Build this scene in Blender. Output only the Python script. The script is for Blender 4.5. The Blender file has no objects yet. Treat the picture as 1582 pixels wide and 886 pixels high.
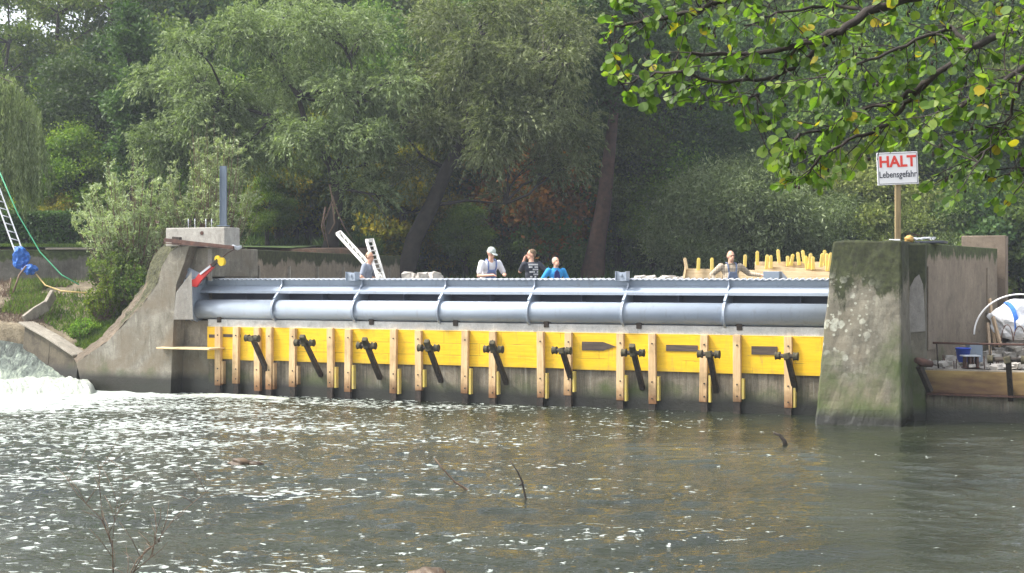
import bpy, bmesh, math, random
import numpy as np
from mathutils import Vector, Matrix
random.seed(7); rng = np.random.default_rng(7)
S = bpy.context.scene
COL = S.collection
R = math.radians
# ---------------------------------------------------------------- camera, sky, sun
F = 2173.0; HZ = 431.0; CX = 791.0; EYE = 2.85
cd = bpy.data.cameras.new('camera'); cam = bpy.data.objects.new('camera', cd); COL.objects.link(cam)
cam.location = (0, 0, EYE); cam.rotation_euler = (R(90), 0, 0)
cd.sensor_width = 36; cd.lens = 36*F/1582; cd.shift_y = -12/1582; cd.clip_end = 2000; cd.clip_start = 0.1
S.camera = cam
SUN_EL, SUN_AZ = 52, -92          # azimuth measured from +Y, negative = left of the view
w = bpy.data.worlds.new('World'); S.world = w; w.use_nodes = True
nt = w.node_tree; bg = nt.nodes['Background']
sky = nt.nodes.new('ShaderNodeTexSky'); sky.sky_type = 'NISHITA'; sky.sun_disc = False
sky.sun_elevation = R(SUN_EL); sky.sun_rotation = R(SUN_AZ); sky.air_density = 1.0; sky.dust_density = 4.0; sky.ozone_density = 1.0
hs = nt.nodes.new('ShaderNodeHueSaturation'); hs.inputs['Saturation'].default_value = .32
nt.links.new(sky.outputs[0], hs.inputs['Color']); nt.links.new(hs.outputs[0], bg.inputs[0]); bg.inputs[1].default_value = 0.15
sl = bpy.data.lights.new('sun', 'SUN'); so = bpy.data.objects.new('sun', sl); COL.objects.link(so)
sl.energy = 2.0; sl.angle = R(6.0); sl.color = (1, .95, .87)
sd = Vector((math.sin(R(SUN_AZ))*math.cos(R(SUN_EL)), math.cos(R(SUN_AZ))*math.cos(R(SUN_EL)), math.sin(R(SUN_EL))))
so.rotation_euler = (-sd).to_track_quat('-Z', 'Y').to_euler(); so.location = (0, 0, 60)
S.view_settings.view_transform = 'Standard'; S.view_settings.look = 'None'
S.view_settings.exposure = 1.5; S.view_settings.gamma = 1
S.render.engine = 'CYCLES'

# ---------------------------------------------------------------- frames of reference
def P(px, py, Y): return Vector(((px-CX)/F*Y, Y, EYE-(py-HZ)/F*Y))
DX, DY = .916, -.4015            # along the weir, towards the right
NX, NY = .4015, .916             # upstream, away from the camera
O0 = (-8.0, 35.4); WROT = math.atan2(DY, DX)
def L(u, v, z): return Vector((O0[0]+DX*u+NX*v, O0[1]+DY*u+NY*v, z))
def U(px, v=0.0):
    t = (px-CX)/F
    return (t*(O0[1]+NY*v)-O0[0]-NX*v)/(DX-DY*t)
def Zp(px, py, v=0.0):
    u = U(px, v); return EYE-(py-HZ)/F*L(u, v, 0).y
def uv_of(x, y):
    a, b = x-O0[0], y-O0[1]
    return a*DX+b*DY, a*NX+b*NY

# ---------------------------------------------------------------- materials
def new_mat(name):
    m = bpy.data.materials.new(name); m.use_nodes = True
    return m, m.node_tree, m.node_tree.nodes['Principled BSDF']
def N(nt, typ, **kw):
    n = nt.nodes.new(typ)
    for k, v in kw.items(): setattr(n, k, v)
    return n
def noise(nt, vec, scale, detail=6, rough=.6, dist=0.0):
    n = N(nt, 'ShaderNodeTexNoise'); n.inputs['Scale'].default_value = scale; n.inputs['Detail'].default_value = detail
    n.inputs['Roughness'].default_value = rough; n.inputs['Distortion'].default_value = dist
    if vec is not None: nt.links.new(vec, n.inputs['Vector'])
    return n.outputs['Fac']
def ramp(nt, fac, pts):
    r = N(nt, 'ShaderNodeValToRGB'); e = r.color_ramp.elements
    while len(e) < len(pts): e.new(.5)
    for i, (p, c) in enumerate(pts):
        e[i].position = p; e[i].color = c if len(c) == 4 else (*c, 1)
    nt.links.new(fac, r.inputs[0]); return r.outputs[0]
def mr(nt, fac, a, b, c=0., d=1.):
    r = N(nt, 'ShaderNodeMapRange'); r.clamp = True
    for i, v in zip((1, 2, 3, 4), (a, b, c, d)): r.inputs[i].default_value = v
    nt.links.new(fac, r.inputs[0]); return r.outputs[0]
def mix(nt, fac, a, b, typ='MIX'):
    m = N(nt, 'ShaderNodeMix', data_type='RGBA', blend_type=typ)
    for s, v in ((m.inputs[0], fac), (m.inputs[6], a), (m.inputs[7], b)):
        if hasattr(v, 'is_linked'): nt.links.new(v, s)
        elif isinstance(v, (int, float)): s.default_value = v
        else: s.default_value = (*v, 1) if len(v) == 3 else v
    return m.outputs[2]
def mth(nt, op, a, b=0.0):
    m = N(nt, 'ShaderNodeMath', operation=op)
    for i, v in enumerate((a, b)):
        if hasattr(v, 'is_linked'): nt.links.new(v, m.inputs[i])
        else: m.inputs[i].default_value = v
    return m.outputs[0]
def scaled(nt, vec, s, rot=(0, 0, 0)):
    m = N(nt, 'ShaderNodeMapping'); m.inputs['Scale'].default_value = s; m.inputs['Rotation'].default_value = rot
    nt.links.new(vec, m.inputs['Vector']); return m.outputs[0]
def bump(nt, bsdf, h, strength=.5, dist=.02):
    b = N(nt, 'ShaderNodeBump'); b.inputs['Strength'].default_value = strength; b.inputs['Distance'].default_value = dist
    nt.links.new(h, b.inputs['Height']); nt.links.new(b.outputs[0], bsdf.inputs['Normal']); return b
def pos(nt):
    g = N(nt, 'ShaderNodeNewGeometry'); return g.outputs['Position']
def rot_pos(nt):       # world position turned so that x runs along the weir
    return scaled(nt, pos(nt), (1, 1, 1), (0, 0, -WROT))

def simple(name, c, rough=.6, metal=0., var=.25, nscale=6., bumps=.15, c2=None):
    m, nt, b = new_mat(name); p = pos(nt)
    f = noise(nt, p, nscale, 5)
    c2 = c2 or tuple(x*(1-var) for x in c)
    nt.links.new(ramp(nt, f, [(.3, c2), (.7, c)]), b.inputs['Base Color'])
    b.inputs['Roughness'].default_value = rough; b.inputs['Metallic'].default_value = metal
    if bumps: bump(nt, b, noise(nt, p, nscale*8, 3), bumps, .01)
    return m

def concrete(name, light, dark, moss_top=None, moss_low=None, streak=.5, lichen=False, wet=None, runs=False, brown=None, moss_c=(.05, .07, .015)):
    m, nt, b = new_mat(name); p = rot_pos(nt)
    sx = N(nt, 'ShaderNodeSeparateXYZ'); nt.links.new(p, sx.inputs[0]); z = sx.outputs[2]
    big = noise(nt, p, .9, 7, .65); fine = noise(nt, p, 14, 6, .7)
    col = ramp(nt, big, [(.34, dark), (.50, tuple((a+c)/2 for a, c in zip(light, dark))), (.62, light)])
    blot = noise(nt, p, 3.2, 8, .75, .5)
    col = mix(nt, mr(nt, blot, .52, .66, 0, .6), col, tuple(x*.5 for x in dark))
    col = mix(nt, mr(nt, blot, .44, .34, 0, .45), col, tuple(min(1, x*1.45) for x in light))
    col = mix(nt, mr(nt, fine, .35, .75, 0, .55), col, tuple(x*.55 for x in light))
    spk = noise(nt, p, 45, 5, .8)
    col = mix(nt, mr(nt, spk, .40, .62, .28, 0), col, tuple(x*.35 for x in dark))
    st = noise(nt, scaled(nt, p, (3.6, 3.6, .75)), 1.6, 8, .75, .5)
    col = mix(nt, mr(nt, st, .5, .72, 0, streak*.75), col, tuple(x*.35 for x in dark))
    st2 = noise(nt, scaled(nt, p, (4.3, 4.3, .5)), 2.3, 7, .75, .6)
    col = mix(nt, mr(nt, st2, .56, .68, 0, streak*.55), col, tuple(min(1, x*1.3) for x in light))
    if runs:
        q = scaled(nt, p, (9, 9, .5)); r1 = noise(nt, q, 1.3, 8, .7, .3)
        col = mix(nt, mr(nt, r1, .50, .62, 0, .65), col, tuple(x*.4 for x in dark)); col = mix(nt, mr(nt, r1, .42, .34, 0, .6), col, (.34, .33, .28))
    if brown:
        col = mix(nt, mr(nt, noise(nt, p, .7, 5, .6, .6), .45, .6, 0, .8), col, brown)
    if moss_top:       # (z where it ends, z where it is full)
        g = mr(nt, z, moss_top[0], moss_top[1], -.28, .35)
        f = mth(nt, 'ADD', noise(nt, scaled(nt, p, (1, 1, .45)), 1.7, 8, .72), g)
        mc = ramp(nt, noise(nt, p, 9, 5), [(.35, tuple(x*.45 for x in moss_c)), (.7, tuple(x*1.25 for x in moss_c))])
        col = mix(nt, mr(nt, f, .52, .6), col, mc)
    if moss_low:
        g = mr(nt, z, moss_low[1], moss_low[0], -.2, .16)
        f = mth(nt, 'ADD', noise(nt, p, 1.1, 6, .6), g)
        col = mix(nt, mr(nt, f, .45, .66, 0, .85), col, (.055, .08, .018))
    if lichen:
        v = N(nt, 'ShaderNodeTexVoronoi'); v.inputs['Scale'].default_value = 4.6
        nt.links.new(p, v.inputs['Vector'])
        nn = noise(nt, p, 16, 4)
        d = mth(nt, 'ADD', v.outputs['Distance'], mth(nt, 'MULTIPLY', nn, .25))
        area = mr(nt, noise(nt, p, 1.3, 3), .36, .44)
        v2 = N(nt, 'ShaderNodeTexVoronoi'); v2.inputs['Scale'].default_value = 9.5; nt.links.new(p, v2.inputs['Vector'])
        d = mth(nt, 'MINIMUM', d, mth(nt, 'ADD', v2.outputs['Distance'], mth(nt, 'MULTIPLY', nn, .45)))
        band = mth(nt, 'MULTIPLY', mth(nt, 'MULTIPLY', mr(nt, z, .9, 1.3), mr(nt, z, 3.0, 2.5)), mr(nt, sx.outputs[0], L(17.15, -1, 0).x*math.cos(WROT)+L(17.15, -1, 0).y*math.sin(WROT), L(16.6, -1, 0).x*math.cos(WROT)+L(16.6, -1, 0).y*math.sin(WROT)))
        msk = mth(nt, 'MULTIPLY', mth(nt, 'MULTIPLY', mr(nt, d, .50, .44), area), band)
        col = mix(nt, mth(nt, 'MULTIPLY', msk, mr(nt, fine, .35, .6, .35, .9)), col, (.42, .43, .35))
    if wet:
        f = mth(nt, 'ADD', z, mth(nt, 'MULTIPLY', noise(nt, p, 2.5, 4), .15))
        wf = mr(nt, f, wet+.20, wet-.02)
        col = mix(nt, mth(nt, 'MULTIPLY', wf, .92), col, (.016, .014, .011))
        nt.links.new(mr(nt, wf, 0, 1, .9, .3), b.inputs['Roughness'])
    else: b.inputs['Roughness'].default_value = .9
    nt.links.new(col, b.inputs['Base Color'])
    h = mth(nt, 'ADD', mth(nt, 'MULTIPLY', big, .5), mth(nt, 'MULTIPLY', fine, .5))
    bump(nt, b, h, .7, .03)
    return m

def wood(name, c1, c2, rough=.75, wet=None, axis=2):
    m, nt, b = new_mat(name); p = rot_pos(nt)
    s = [22, 22, 22]; s[axis] = 1.2
    g = noise(nt, scaled(nt, p, tuple(s)), 1.5, 5, .6, .8)
    col = ramp(nt, g, [(.35, c2), (.65, c1)])
    col = mix(nt, mr(nt, noise(nt, p, 2.2, 5), .48, .72, 0, .55), col, tuple(x*.35 for x in c2))
    if wet:
        sx = N(nt, 'ShaderNodeSeparateXYZ'); nt.links.new(p, sx.inputs[0])
        f = mth(nt, 'ADD', sx.outputs[2], mth(nt, 'MULTIPLY', noise(nt, p, 7, 4), .35))
        col = mix(nt, mr(nt, f, wet+.42, wet+.05, 0, .9), col, (.15, .055, .012))
    nt.links.new(col, b.inputs['Base Color']); b.inputs['Roughness'].default_value = rough
    bump(nt, b, g, .3, .01); return m

def leafmat(name, cols, trans=.35, rough=.5, patch=1.2, spec=.15):
    """cols: leaf tints spread over the leaves; patches of them follow a world-scale noise."""
    m, nt, b = new_mat(name)
    g = N(nt, 'ShaderNodeNewGeometry'); oi = N(nt, 'ShaderNodeObjectInfo')
    f = noise(nt, g.outputs['Position'], patch, 3)
    k = mth(nt, 'ADD', mth(nt, 'MULTIPLY', g.outputs['Random Per Island'], .5), mth(nt, 'MULTIPLY', mr(nt, f, .3, .7), .5))
    n = len(cols)
    col = ramp(nt, k, [(.12+.76*i/(n-1), c) for i, c in enumerate(cols)])
    hs = N(nt, 'ShaderNodeHueSaturation'); nt.links.new(col, hs.inputs['Color'])
    nt.links.new(mr(nt, oi.outputs['Random'], 0, 1, .485, .515), hs.inputs['Hue'])
    nt.links.new(mr(nt, oi.outputs['Random'], 0, 1, .75, 1.25), hs.inputs['Value'])
    col = hs.outputs[0]
    nt.links.new(col, b.inputs['Base Color']); b.inputs['Roughness'].default_value = rough
    b.inputs['Specular IOR Level'].default_value = spec
    t = N(nt, 'ShaderNodeBsdfTranslucent'); nt.links.new(mix(nt, 1., col, (1.5, 1.7, .7), 'MULTIPLY'), t.inputs[0])
    ms = N(nt, 'ShaderNodeMixShader'); ms.inputs[0].default_value = trans
    nt.links.new(b.outputs[0], ms.inputs[1]); nt.links.new(t.outputs[0], ms.inputs[2])
    nt.links.new(ms.outputs[0], nt.nodes['Material Output'].inputs[0]); return m

M = {}
M['pier'] = concrete('pier_concrete', (.225, .21, .16), (.10, .09, .062), (1.5, 3.7), (.1, 2.1), .7, True, .22, brown=(.17, .145, .10), moss_c=(.035, .042, .012))
M['pier_left'] = concrete('left_pier_concrete', (.33, .31, .255), (.16, .14, .10), None, (.0, .7), .9, False, .42, brown=(.16, .13, .09))
M['slope_moss'] = concrete('mossy_slope', (.17, .13, .09), (.09, .07, .045), (-.2, 4.2), None, .4, moss_c=(.055, .055, .018))
M['endblock'] = concrete('end_block_concrete', (.24, .19, .14), (.15, .115, .085), None, None, .4)
M['brownwall'] = concrete('brown_concrete', (.31, .255, .19), (.21, .17, .125), (2.9, 3.7), (.6, 1.6), .3)
M['niche'] = concrete('pale_patch', (.34, .33, .30), (.22, .20, .17), None, None, .6)
M['block'] = concrete('pale_block', (.48, .46, .41), (.36, .34, .30), None, None, .3)
M['backwall'] = concrete('back_wall_concrete', (.33, .27, .2), (.2, .16, .11), (2.9, 3.62), None, .5, moss_c=(.045, .05, .015))
M['sill'] = concrete('sill_concrete', (.72, .72, .68), (.50, .49, .46), None, None, .35)
M['lowwall'] = concrete('lower_wall_concrete', (.28, .245, .18), (.14, .12, .085), None, (.1, .85), .9, False, .30, runs=True)
M['stonewall'] = concrete('garden_wall_stone', (.20, .19, .16), (.07, .065, .05), (3.1, 3.75), None, .6)
M['kerb'] = concrete('kerb_concrete', (.42, .38, .31), (.22, .19, .15), None, None, .6)
M['wetkerb'] = concrete('wet_kerb', (.15, .125, .085), (.06, .05, .035), None, (0, .9), .8, False, .5)
M['platform'] = concrete('platform_concrete', (.35, .33, .3), (.2, .19, .17))
M['timber'] = wood('pale_timber', (.74, .53, .29), (.56, .37, .18), wet=.34)
M['board'] = wood('formwork_board', (.72, .56, .34), (.56, .41, .22), axis=0)
M['greywood'] = wood('weathered_wood', (.10, .07, .05), (.045, .032, .025), axis=0)
M['postwood'] = wood('sign_post_wood', (.33, .25, .12), (.2, .15, .07))
M['plank'] = wood('plank_wood', (.42, .31, .2), (.26, .19, .12))
def steel_paint(name, c, rough=.42):
    m, nt, b = new_mat(name); p = pos(nt)
    f = noise(nt, p, 1.5, 6); col = ramp(nt, f, [(.3, tuple(x*.86 for x in c)), (.7, c)])
    col = mix(nt, mr(nt, noise(nt, p, 13, 6), .58, .75, 0, .4), col, tuple(x*.6 for x in c))
    nt.links.new(col, b.inputs['Base Color']); nt.links.new(mr(nt, f, .3, .7, rough-.06, rough+.12), b.inputs['Roughness'])
    d_ = noise(nt, scaled(nt, p, (5, 5, .6)), 1.4, 7, .7)
    col = mix(nt, mr(nt, d_, .56, .70, 0, .32), col, (.16, .13, .10))
    nt.links.new(col, b.inputs['Base Color'])
    bump(nt, b, noise(nt, p, 3, 4), .10, .02); return m
M['gate'] = steel_paint('blue_grey_paint', (.34, .395, .47), .36)
M['gate_shade'] = steel_paint('gate_shaded_paint', (.10, .115, .17), .6)  # gate paint darkened, shade of the slot put into the colour
M['galv'] = steel_paint('galvanised_steel', (.55, .58, .62), .4)
M['galvpost'] = steel_paint('galvanised_column', (.22, .27, .33), .5)
M['alu'] = steel_paint('aluminium', (.72, .71, .66), .45)
M['red'] = steel_paint('red_paint', (.55, .035, .03), .45)
M['yellowpaint'] = steel_paint('yellow_wheel_paint', (.85, .58, .02), .4)
M['rust'] = simple('rusty_steel', (.13, .065, .045), .85, .2, .5, 9, .3, (.06, .035, .03))
M['ironold'] = simple('old_dark_iron', (.075, .055, .04), .75, .3, .5, 14, .6, (.02, .018, .016))
M['mossyiron'] = simple('mossy_iron', (.10, .085, .04), .85, .1, .5, 11, .9, (.03, .028, .018))
M['bark'] = simple('bark', (.045, .036, .028), .95, 0, .5, 5, .8, (.016, .013, .011))
M['barkred'] = simple('reddish_bark', (.095, .05, .036), .95, 0, .5, 5, .8, (.04, .023, .018))
M['barkdark'] = simple('alder_bark', (.05, .04, .032), .9, 0, .4, 30, .6, (.02, .017, .014))
M['twig'] = simple('bare_twig', (.20, .13, .085), .85, 0, .4, 20, .3, (.09, .06, .04))
M['blue_tarp'] = simple('blue_tarp', (.02, .16, .62), .4, 0, .4, 9, .5)
M['bluebucket'] = simple('blue_plastic', (.02, .08, .55), .35, 0, .1, 3, 0)
M['white_bag'] = simple('white_bag', (.75, .77, .80), .6, 0, .2, 4, .4)
M['bluestripe'] = simple('blue_strap', (.05, .2, .7), .6, 0, .2, 4, .1)
M['rock'] = simple('river_stone', (.12, .075, .035), .5, 0, .5, 6, .8, (.03, .02, .014))
M['rubble'] = simple('rubble_stone', (.55, .52, .47), .9, 0, .45, 7, .8, (.27, .25, .22))
M['hose_g'] = simple('green_rope', (.05, .33, .16), .6, 0, .1)
M['hose_y'] = simple('yellow_hose', (.5, .36, .12), .6, 0, .2)
M['white'] = simple('white_enamel', (.8, .8, .8), .35, 0, .04, 3, 0)
M['signred'] = simple('sign_red', (.72, .05, .03), .5, 0, .1, 3, 0)
M['signblack'] = simple('sign_ink', (.03, .035, .05), .5, 0, .1, 3, 0)
M['orange'] = simple('orange_cover', (.6, .36, .1), .6)

def yellow_board():
    m, nt, b = new_mat('yellow_boards'); p = rot_pos(nt)
    g = noise(nt, scaled(nt, p, (1.2, 8, 14)), 1.5, 5, .6, .5)
    col = ramp(nt, g, [(.3, (.72, .42, .004)), (.65, (.84, .53, .006))])
    sx = N(nt, 'ShaderNodeSeparateXYZ'); nt.links.new(p, sx.inputs[0])
    br = N(nt, 'ShaderNodeTexBrick'); br.offset = .37
    cb = N(nt, 'ShaderNodeCombineXYZ'); nt.links.new(sx.outputs[0], cb.inputs[0]); nt.links.new(sx.outputs[2], cb.inputs[1])
    nt.links.new(cb.outputs[0], br.inputs['Vector'])
    for k, v in (('Scale', 1.), ('Mortar Size', .007), ('Brick Width', 1.45), ('Row Height', .272), ('Mortar Smooth', .3)): br.inputs[k].default_value = v
    seam = br.outputs['Fac']
    keep = mr(nt, noise(nt, p, 1.1, 2), .47, .55)
    col = mix(nt, mth(nt, 'MULTIPLY', seam, mth(nt, 'MULTIPLY', keep, .75)), col, (.2, .11, .01))
    col = mix(nt, mr(nt, noise(nt, p, 3.1, 7, .7), .56, .72, 0, .6), col, (.50, .30, .02))
    col = mix(nt, mr(nt, noise(nt, scaled(nt, p, (6, 6, .8)), 1.3, 8, .75), .57, .70, 0, .55), col, (.30, .20, .06))
    low = mth(nt, 'ADD', sx.outputs[2], mth(nt, 'MULTIPLY', noise(nt, p, 5, 6), .35))
    col = mix(nt, mr(nt, low, 1.12, .98, 0, .45), col, (.36, .25, .05))
    col = mix(nt, mr(nt, noise(nt, scaled(nt, p, (1, 3, 6)), 7, 5, .7), .66, .72, 0, .7), col, (.12, .08, .03))
    nt.links.new(col, b.inputs['Base Color']); b.inputs['Roughness'].default_value = .55
    bump(nt, b, mth(nt, 'SUBTRACT', g, mth(nt, 'MULTIPLY', seam, 1.)), .3, .01); return m
M['yellow'] = yellow_board()
M['yellowwood'] = simple('yellow_stake_paint', (.86, .68, .10), .7, 0, .3, 8, .2, (.76, .56, .22))

def beam_mat():
    m, nt, b = new_mat('rust_yellow_beam'); p = rot_pos(nt)
    sx = N(nt, 'ShaderNodeSeparateXYZ'); nt.links.new(p, sx.inputs[0])
    f = mth(nt, 'ADD', noise(nt, scaled(nt, p, (.6, 1, 3)), 1.5, 6), mr(nt, sx.outputs[2], .55, 1.0, -.12, .1))
    col = ramp(nt, f, [(.3, (.07, .03, .018)), (.5, (.16, .10, .035)), (.66, (.26, .18, .06))])
    bx = N(nt, 'ShaderNodeVectorMath', operation='DOT_PRODUCT'); bx.inputs[1].default_value = (1, 0, 0)
    nt.links.new(p, bx.inputs[0])
    thr = L(20.15, 0, 0); thr_x = thr.x*math.cos(-WROT)-thr.y*math.sin(-WROT)
    col = mix(nt, mr(nt, bx.outputs['Value'], thr_x-.05, thr_x+.05), col, (.7, .45, .01))
    nt.links.new(col, b.inputs['Base Color']); b.inputs['Roughness'].default_value = .7
    bump(nt, b, noise(nt, p, 30, 3), .2, .01); return m
M['beam'] = beam_mat()

def ground_mat(name, cols, nscale=1.5):
    m, nt, b = new_mat(name); p = pos(nt)
    f = noise(nt, p, nscale, 8, .7); n = len(cols)
    col = ramp(nt, f, [(.3+.4*i/(n-1), c) for i, c in enumerate(cols)])
    col = mix(nt, mr(nt, noise(nt, p, 25, 4), .5, .7, 0, .5), col, tuple(x*.4 for x in cols[0]))
    nt.links.new(col, b.inputs['Base Color']); b.inputs['Roughness'].default_value = .95
    bump(nt, b, noise(nt, p, 12, 6), .8, .06); return m
M['forest'] = ground_mat('forest_floor', [(.03, .025, .014), (.06, .035, .02), (.11, .045, .02)])
M['bank'] = ground_mat('earth_bank', [(.07, .055, .032), (.19, .155, .10), (.30, .25, .17)], 2.2)
M['grass'] = ground_mat('lawn', [(.03, .055, .01), (.05, .09, .015), (.07, .12, .02)])

def water_mat(name, foam_glint_bias=0.0, opaque=False):
    m, nt, b = new_mat(name); p = pos(nt)
    sx = N(nt, 'ShaderNodeSeparateXYZ'); nt.links.new(p, sx.inputs[0])
    pr = scaled(nt, p, (1, 1.9, 1))
    w1 = noise(nt, pr, 1.4, 3, .55, .6); w2 = noise(nt, pr, 5.0, 3, .6, .8); w3 = noise(nt, pr, 17, 2, .5)
    # closeness to the cascade at the left
    d = N(nt, 'ShaderNodeVectorMath', operation='DISTANCE'); nt.links.new(p, d.inputs[0]); d.inputs[1].default_value = (-14.5, 35.6, 0)
    near = mr(nt, d.outputs['Value'], 1.5, 24, 1, 0); vnear = mr(nt, d.outputs['Value'], 2.2, 7.0, 1, 0)
    glint_side = mr(nt, mth(nt, 'ADD', sx.outputs[0], mth(nt, 'MULTIPLY', sx.outputs[1], .12)), 7.5, -3.)  # mask for the left water, where the painted glints gather
    amp = mr(nt, mth(nt, 'MAXIMUM', near, glint_side), 0, 1, .75, 1.3)
    h = mth(nt, 'ADD', mth(nt, 'MULTIPLY', w1, .03), mth(nt, 'ADD', mth(nt, 'MULTIPLY', w2, .03), mth(nt, 'MULTIPLY', w3, .010)))
    h = mth(nt, 'MULTIPLY', h, amp)
    bb = N(nt, 'ShaderNodeBump'); bb.inputs['Strength'].default_value = 1; bb.inputs['Distance'].default_value = .8
    nt.links.new(h, bb.inputs['Height']); nt.links.new(bb.outputs[0], b.inputs['Normal'])
    murk = ramp(nt, noise(nt, p, .25, 4), [(.35, (.013, .017, .010)), (.65, (.030, .034, .019))])
    # flecks: foam scraps near the cascade, painted sun glints over the left water
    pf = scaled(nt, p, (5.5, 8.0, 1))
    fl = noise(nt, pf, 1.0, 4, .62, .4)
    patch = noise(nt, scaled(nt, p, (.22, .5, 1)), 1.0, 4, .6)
    thr = mth(nt, 'ADD', fl, mth(nt, 'ADD', mth(nt, 'ADD', mth(nt, 'MULTIPLY', near, .13), mth(nt, 'MULTIPLY', glint_side, .085)), mth(nt, 'ADD', mth(nt, 'MULTIPLY', vnear, .42), mth(nt, 'MULTIPLY', patch, .46))))
    fm = mr(nt, thr, .925-foam_glint_bias, .96-foam_glint_bias)
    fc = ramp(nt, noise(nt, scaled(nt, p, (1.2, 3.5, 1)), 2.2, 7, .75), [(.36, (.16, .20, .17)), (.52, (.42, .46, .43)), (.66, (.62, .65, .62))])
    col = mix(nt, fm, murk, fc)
    nt.links.new(col, b.inputs['Base Color'])
    nt.links.new(mr(nt, fm, 0, 1, .04, .7), b.inputs['Roughness']); b.inputs['IOR'].default_value = 1.33
    return m
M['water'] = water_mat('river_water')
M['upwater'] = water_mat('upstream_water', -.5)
def fall_mat():
    m, nt, b = new_mat('falling_water'); p = pos(nt)
    sx = N(nt, 'ShaderNodeSeparateXYZ'); nt.links.new(p, sx.inputs[0])
    f = noise(nt, scaled(nt, p, (2.4, .8, 1.5)), 2., 7, .7, .8)
    f3 = noise(nt, scaled(nt, p, (7, 2.2, 5)), 1.5, 8, .8, .6)
    f2 = mth(nt, 'ADD', mth(nt, 'ADD', f, mr(nt, sx.outputs[1], 38.4, 36.3, -.2, .27)), mth(nt, 'MULTIPLY', mth(nt, 'SUBTRACT', f3, .5), .55))
    col = ramp(nt, f2, [(.36, (.05, .065, .055)), (.5, (.16, .20, .17)), (.62, (.36, .42, .33)), (.74, (.52, .57, .48)), (.92, (.66, .69, .66))])
    nt.links.new(col, b.inputs['Base Color']); b.inputs['Roughness'].default_value = .45
    bump(nt, b, noise(nt, scaled(nt, p, (1, .6, 1)), 4, 8, .7), 1, .25); return m
M['fall'] = fall_mat()

# leaves
M['lf_willow'] = leafmat('willow_leaves', [(.055, .080, .026), (.15, .19, .08), (.31, .36, .20)], .3, .5, .5)
M['lf_silver'] = leafmat('silver_willow_leaves', [(.11, .15, .06), (.26, .32, .17), (.50, .56, .38)], .3, .5, .8)
M['lf_dark'] = leafmat('dark_leaves', [(.022, .045, .014), (.05, .09, .026), (.10, .155, .045)], .25, .5, .5)
M['lf_mid'] = leafmat('mid_green_leaves', [(.035, .065, .014), (.09, .14, .03), (.19, .25, .06)], .3, .5, .5)
M['lf_bright'] = leafmat('light_green_leaves', [(.06, .11, .015), (.13, .21, .03), (.26, .32, .05)], .35, .5, .5)
M['lf_yellow'] = leafmat('yellowing_leaves', [(.08, .10, .015), (.20, .20, .02), (.42, .33, .03)], .35, .5, .5)
M['lf_orange'] = leafmat('russet_leaves', [(.05, .07, .015), (.20, .09, .02), (.36, .15, .03)], .35, .5, .8)
M['lf_alder'] = leafmat('alder_leaves', [(.04, .075, .018), (.08, .14, .022), (.13, .20, .03), (.22, .27, .05)], .5, .5, 2.5, .35)
M['lf_alder_y'] = leafmat('yellow_alder_leaves', [(.3, .3, .03), (.5, .42, .04)], .5, .4)
M['lf_grass'] = leafmat('grass_blades', [(.05, .08, .015), (.09, .14, .025), (.17, .21, .05)], .3, .6, 2)
M['lf_litter'] = leafmat('fallen_leaves', [(.05, .02, .01), (.16, .05, .02), (.28, .11, .03)], .1, .7, 1.)

M['lf_olive'] = leafmat('olive_leaves', [(.09, .11, .03), (.20, .24, .07), (.36, .38, .14)], .3, .6, .8)
# clothing and skin
def cloth(name, c, var=.2): return simple(name, c, .85, 0, var, 9, .3)
M['skin'] = simple('skin', (.62, .34, .23), .5, 0, .1, 12, .05)
M['hair_grey'] = simple('grey_hair', (.45, .40, .34), .8, 0, .3, 60, .6)
M['hair_brown'] = simple('brown_hair', (.20, .13, .07), .8, 0, .4, 60, .6)
M['c_grey'] = cloth('grey_tshirt', (.26, .29, .36)); M['c_white'] = cloth('white_tshirt', (.78, .78, .80), .08)
M['c_black'] = cloth('black_tshirt', (.035, .04, .055)); M['c_print'] = cloth('white_print', (.6, .6, .6))
M['c_lblue'] = cloth('light_blue_jacket', (.03, .33, .72), .3); M['c_navy'] = cloth('navy_shirt', (.02, .03, .16))
M['c_bib'] = cloth('blue_bib', (.16, .22, .42)); M['c_bib2'] = cloth('faded_bib', (.17, .21, .30)); M['c_trous'] = cloth('dark_trousers', (.05, .06, .09))
M['c_cap'] = cloth('pale_cap', (.50, .56, .52)); M['c_shoe'] = cloth('boots', (.05, .04, .03))
M['eye'] = simple('eye', (.03, .025, .02), .3, 0, 0, 3, 0); M['lips'] = simple('lips', (.45, .16, .13), .5, 0, 0, 3, 0)
def plaid():
    m, nt, b = new_mat('beige_plaid'); tc = N(nt, 'ShaderNodeTexCoord')
    w1 = N(nt, 'ShaderNodeTexWave'); w1.bands_direction = 'X'; w1.inputs['Scale'].default_value = 9
    w2 = N(nt, 'ShaderNodeTexWave'); w2.bands_direction = 'Z'; w2.inputs['Scale'].default_value = 9
    for w_ in (w1, w2): nt.links.new(tc.outputs['Object'], w_.inputs[0])
    f = mth(nt, 'MULTIPLY', mth(nt, 'ADD', w1.outputs['Fac'], w2.outputs['Fac']), .5)
    nt.links.new(ramp(nt, f, [(.25, (.20, .16, .12)), (.6, (.50, .41, .29)), (.9, (.58, .50, .38))]), b.inputs['Base Color'])
    b.inputs['Roughness'].default_value = .85; return m
M['c_plaid'] = plaid()

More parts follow.
